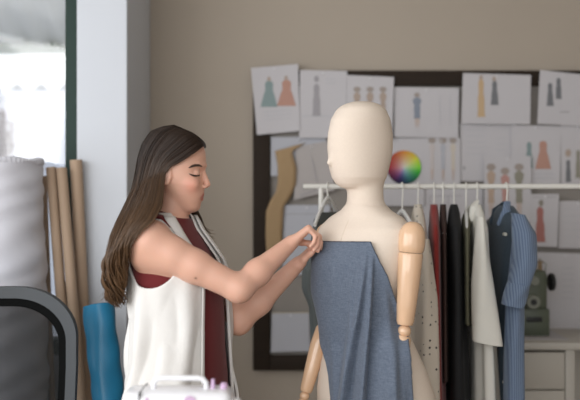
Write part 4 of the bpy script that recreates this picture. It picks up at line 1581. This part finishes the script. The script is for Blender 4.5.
def vest_pt(z, th, out=.004):
    """point on the vest shell at height z, angle th"""
    A = np.interp(z, Vz, Va); B = np.interp(z, Vz, Vf if abs(th) < math.pi / 2 else Vb)
    f, l = math.cos(th), math.sin(th)
    r = 1 / ((abs(f) / B) ** 2.3 + (abs(l) / A) ** 2.3) ** (1 / 2.3) + out
    return np.array([np.interp(z, Vz, Vx), HD, z]) + tf * f * r + tl * l * r


# lapels: folded flaps along both front edges
for sg, hn in ((-1, [.66, .62, .55, .52, .80, 1.15]), (1, [.50, .50, .50, .50, .75, 1.1])):
    rows = []
    for z in np.linspace(1.395, 1.20, 26):
        e = np.interp(z, [.80, 1.0, 1.20, 1.28, 1.36, 1.42], hn)
        wdt = np.interp(z, [1.20, 1.24, 1.33, 1.395], [.02, .14, .26, .34])
        rows.append([vest_pt(z, sg * (e - .02 + wdt * q), .010 + .006 * math.sin(q * math.pi) * 1.0 - .006 * q) for q in np.linspace(0, 1, 8)])
    obj('lapel', MB().grid(rows, flip=(sg < 0)), M_vest, vest, solid=.004)
# front edge hem of the vest
for sg, hn in ((-1, [.66, .62, .55, .52, .80, 1.15]), (1, [.50, .50, .50, .50, .75, 1.1])):
    path = [vest_pt(z, sg * (np.interp(z, [.80, 1.0, 1.20, 1.28, 1.36, 1.42], hn) + .01), -.003) for z in np.linspace(1.25, .81, 30)]
    obj('placket', MB().tube(path, .0048, 8), M_vest, vest)
path = [vest_pt(z, -.40 - (1.25 - z) * .35 - .18, .0015 + .003) for z in np.linspace(1.22, .90, 24)]
obj('seam', MB().tube(path, .0026, 6), M_vest, vest)

# ---- trousers and shoes (below the frame)
M_trouser = mat('dark_trouser_cloth', srgb(52, 54, 62), .85)
ft = Field(ax(-.56, -.08, .009), ax(2.06, 2.56, .009), ax(.05, 1.0, .009))
ft.loft(loft_fn(Tz, Ta, Tbf, Tbb, Tcx, Tcy, tf, tl, 2.3, zcut=(.78, .93), inflate=.010), (-.54, 2.06, .78), (-.10, 2.54, .94))
for sd in (-1, 1):
    hp_ = np.array([-.322, HD, .83]) + tl * .085 * sd
    kn = np.array([-.315, HD, .46]) + tl * .085 * sd + tf * .02
    an = np.array([-.325, HD, .10]) + tl * .09 * sd
    ft.seg(hp_, kn, .098, .072, .03); ft.seg(kn, an, .072, .058, .02)
V4, F4 = ft.mesh()
field_obj('trousers', V4, F4, M_trouser, wm)
for sd in (-1, 1):
    an = np.array([-.325, HD, .0]) + tl * .09 * sd
    rr = []
    for t, w_, hh in ((-.075, .02, .05), (-.06, .036, .075), (0, .040, .085), (.06, .044, .07), (.13, .046, .055), (.18, .036, .045), (.205, .012, .03)):
        rr.append([an + tf * t + tl * w_ * math.cos(a) + uz * (hh / 2 + hh / 2 * math.sin(a)) for a in np.linspace(0, 2 * math.pi, 20, endpoint=False)])
    obj('shoe', MB().rings(rr), M_cblack, wm)

# ---- hair
mh = attr_mat('brown_hair', .45)
mh.node_tree.nodes['Principled BSDF'].inputs['Specular IOR Level'].default_value = .3
gA = np.array([(205, 147), (202.5, 145.5), (196.5, 150.5), (187, 157), (178, 162.5), (170, 166.5), (164.5, 174), (163, 190), (161.5, 206), (154, 221), (140, 232), (129.5, 246), (124.5, 262), (124, 279), (126, 291), (124, 300)], float)
gB = np.array([(174, 124.8), (162, 126.5), (150, 131.5), (142, 144), (138, 159), (135.5, 175), (132, 190), (125, 205), (118, 220), (112, 235), (107.5, 250), (104.5, 262), (104.5, 275), (106.5, 286), (110, 294), (116, 302)], float)
gT = np.array([(198, 136.5), (190, 131.5), (180, 135), (170, 144), (161, 154), (155, 165), (151, 178), (147, 192), (142, 206), (135, 220), (126, 234), (118.5, 248), (114.5, 264), (115, 280), (116, 292), (120, 304)], float)
sN = len(gA)
sk = np.linspace(0, 1, sN)
# half thickness of the hair mass to either side of the head's middle plane, along the strand
Wn = np.interp(sk, [0, .07, .15, .3, .45, .6, .8, 1], [.018, .056, .076, .081, .080, .068, .044, .014])
Wc = np.interp(sk, [0, .42, .56, .70, .82, 1], [0, 0, -.115, -.15, -.13, -.10])        # falls behind the near shoulder


def guide(s, t):
    """s along the strand 0..1, t 0 = front edge, .5 = middle, 1 = back outline"""
    pts = []
    for g in (gA, gT, gB):
        pts.append(np.array([np.interp(s, sk, g[:, 0]), np.interp(s, sk, g[:, 1])]))
    a, b_, c = pts
    # quadratic through three
    return a * (2 * (t - .5) * (t - 1)) + b_ * (4 * t * (1 - t)) + c * (2 * t * (t - .5))


def hair_pt(s, t, side, lift=0.0):
    q = guide(s, t)
    w = np.interp(s, sk, Wn)
    prof_ = (max(0, 1 - t ** 2.2)) ** .5
    y = np.interp(s, sk, Wc) * 1.0 + side * (w * prof_ + lift * prof_)
    c = guide(s, .45)
    q = q + (q - c) / (np.linalg.norm(q - c) + 6) * (lift / k_) * .8
    return P(q[0], q[1], HD + (y if y < 0 else 0)) + np.array([0, y if y > 0 else 0, 0])


def hair_col(s, j):
    a = np.array(srgb(40, 27, 19)[:3]); b_ = np.array(srgb(100, 74, 50)[:3])
    f = np.clip((s - .25) / .6, 0, 1) * (.55 + .45 * j)
    f = f * (1 if s < .93 else .8)
    return (a * (1 - f) + b_ * f) * (.75 + .5 * j)


hm = MB(); hcol = []
# inner mass
ss = np.linspace(0, 1, 60)
rows = []
for s in ss:
    row = [hair_pt(s, t, -1, -.006) for t in np.linspace(0, 1, 18)] + [hair_pt(s, t, 1, -.006) for t in np.linspace(1, 0, 18)[1:]]
    rows.append(row)
n0 = len(hm.v)
hm.rings(rows)
for s in ss:
    hcol += [hair_col(s, .35)] * (len(hm.v) // len(ss))
hr = random.Random(3)


def strand(side, t0, j, r0, lift, s0=0, s1=1.0, curl=0.0):
    ph = hr.random() * 6.28
    path = []; n = 34
    wob = hr.uniform(.002, .007)
    for i in range(n):
        s = s0 + (s1 - s0) * i / (n - 1)
        t = min(1, max(0, t0 + .05 * math.sin(s * 5 + ph) * s))
        p = hair_pt(s, t, side, lift)
        late = max(0, s - .5) * 2
        p = p + np.array([wob * 1.6 * math.sin(s * 17 + ph * .3) * late, wob * math.cos(s * 15 + ph) * late, 0])
        if curl:
            e = max(0, s - .78) / .22
            p = p + np.array([curl * math.sin(e * 4.2 + ph * .2) * e, curl * .7 * math.cos(e * 4 + ph) * e, curl * .3 * math.sin(e * 6) * e])
        path.append(p)
    rad = [r0 * min(1, .35 + 6 * i / n) * (1 - .75 * max(0, (i / (n - 1) - .72) / .28) ** 1.5) for i in range(n)]
    n1 = len(hm.v)
    hm.tube(path, rad, 5, flat=.7)
    for i in range(n):
        hcol.extend([hair_col(s0 + (s1 - s0) * i / (n - 1), j)] * 5)


for q in range(520):
    side = -1 if q % 4 else 1
    strand(side, hr.random() ** .9, hr.random(), hr.uniform(.0012, .0027), hr.uniform(-.002, .004), 0, hr.uniform(.90, 1.0), hr.uniform(0, .022))
for q in range(40):      # loose flyaway hairs at the outline
    strand(-1 if q % 2 else 1, hr.uniform(.75, 1), hr.random(), .0008, hr.uniform(.004, .010), hr.uniform(0, .3), hr.uniform(.8, 1), hr.uniform(.01, .05))
# curled ends of the long hair
for q in range(46):
    j = hr.random(); ph = hr.uniform(0, 6.28); t0 = hr.random(); cr = hr.uniform(.006, .015); turns = hr.uniform(1.0, 2.2)
    path = []; n = 40
    for i in range(n):
        f = i / (n - 1)
        p = hair_pt(.66 + .34 * f, t0, -1, .004)
        a = ph + turns * 6.28 * f
        p = p + np.array([math.cos(a), math.sin(a) * .8, .35 * math.sin(a)]) * cr * min(1, f * 2) + np.array([0, 0, -.006 * f])
        path.append(p)
    hm.tube(path, [.0034 * min(1, .3 + 3 * i / n) * (1 - .8 * (i / (n - 1)) ** 3) for i in range(n)], 6, flat=.6)
    for i in range(n):
        hcol.extend([hair_col(.66 + .3 * i / n, j * .8)] * 6)
# far-side lock falling in front of the far shoulder
for q in range(26):
    j = hr.random(); ph = hr.random() * 6.28
    base = [Hp(166, 170, .074), Hp(172, 190, .078), Hp(183, 208, .084), Hp(188, 222, .10), Hp(191, 234, .11), Hp(197, 240, .115), Hp(206, 241.5, .12)]
    jit = np.array([hr.gauss(0, .004), hr.gauss(0, .006), hr.gauss(0, .004)])
    tt = np.linspace(0, 1, 7); fine = np.linspace(0, hr.uniform(.75, 1), 22)
    path = [np.array([np.interp(t, tt, [p[c] for p in base]) for c in range(3)]) + jit * (1 + t) for t in fine]
    hm.tube(path, [.0022 * (1 - .8 * (i / 21) ** 2) for i in range(22)], 5)
    for i in range(22):
        hcol.extend([hair_col(.3 + .5 * i / 21, j)] * 5)
ho = obj('hair', hm, mh, wm, sharp=None)
at = ho.data.color_attributes.new('tint', 'FLOAT_COLOR', 'POINT')
hc = np.ones((len(hm.v), 4), np.float32)
hcol = np.array(hcol)
hc[:len(hcol), :3] = hcol[:len(hm.v)]
at.data.foreach_set('color', hc.ravel())
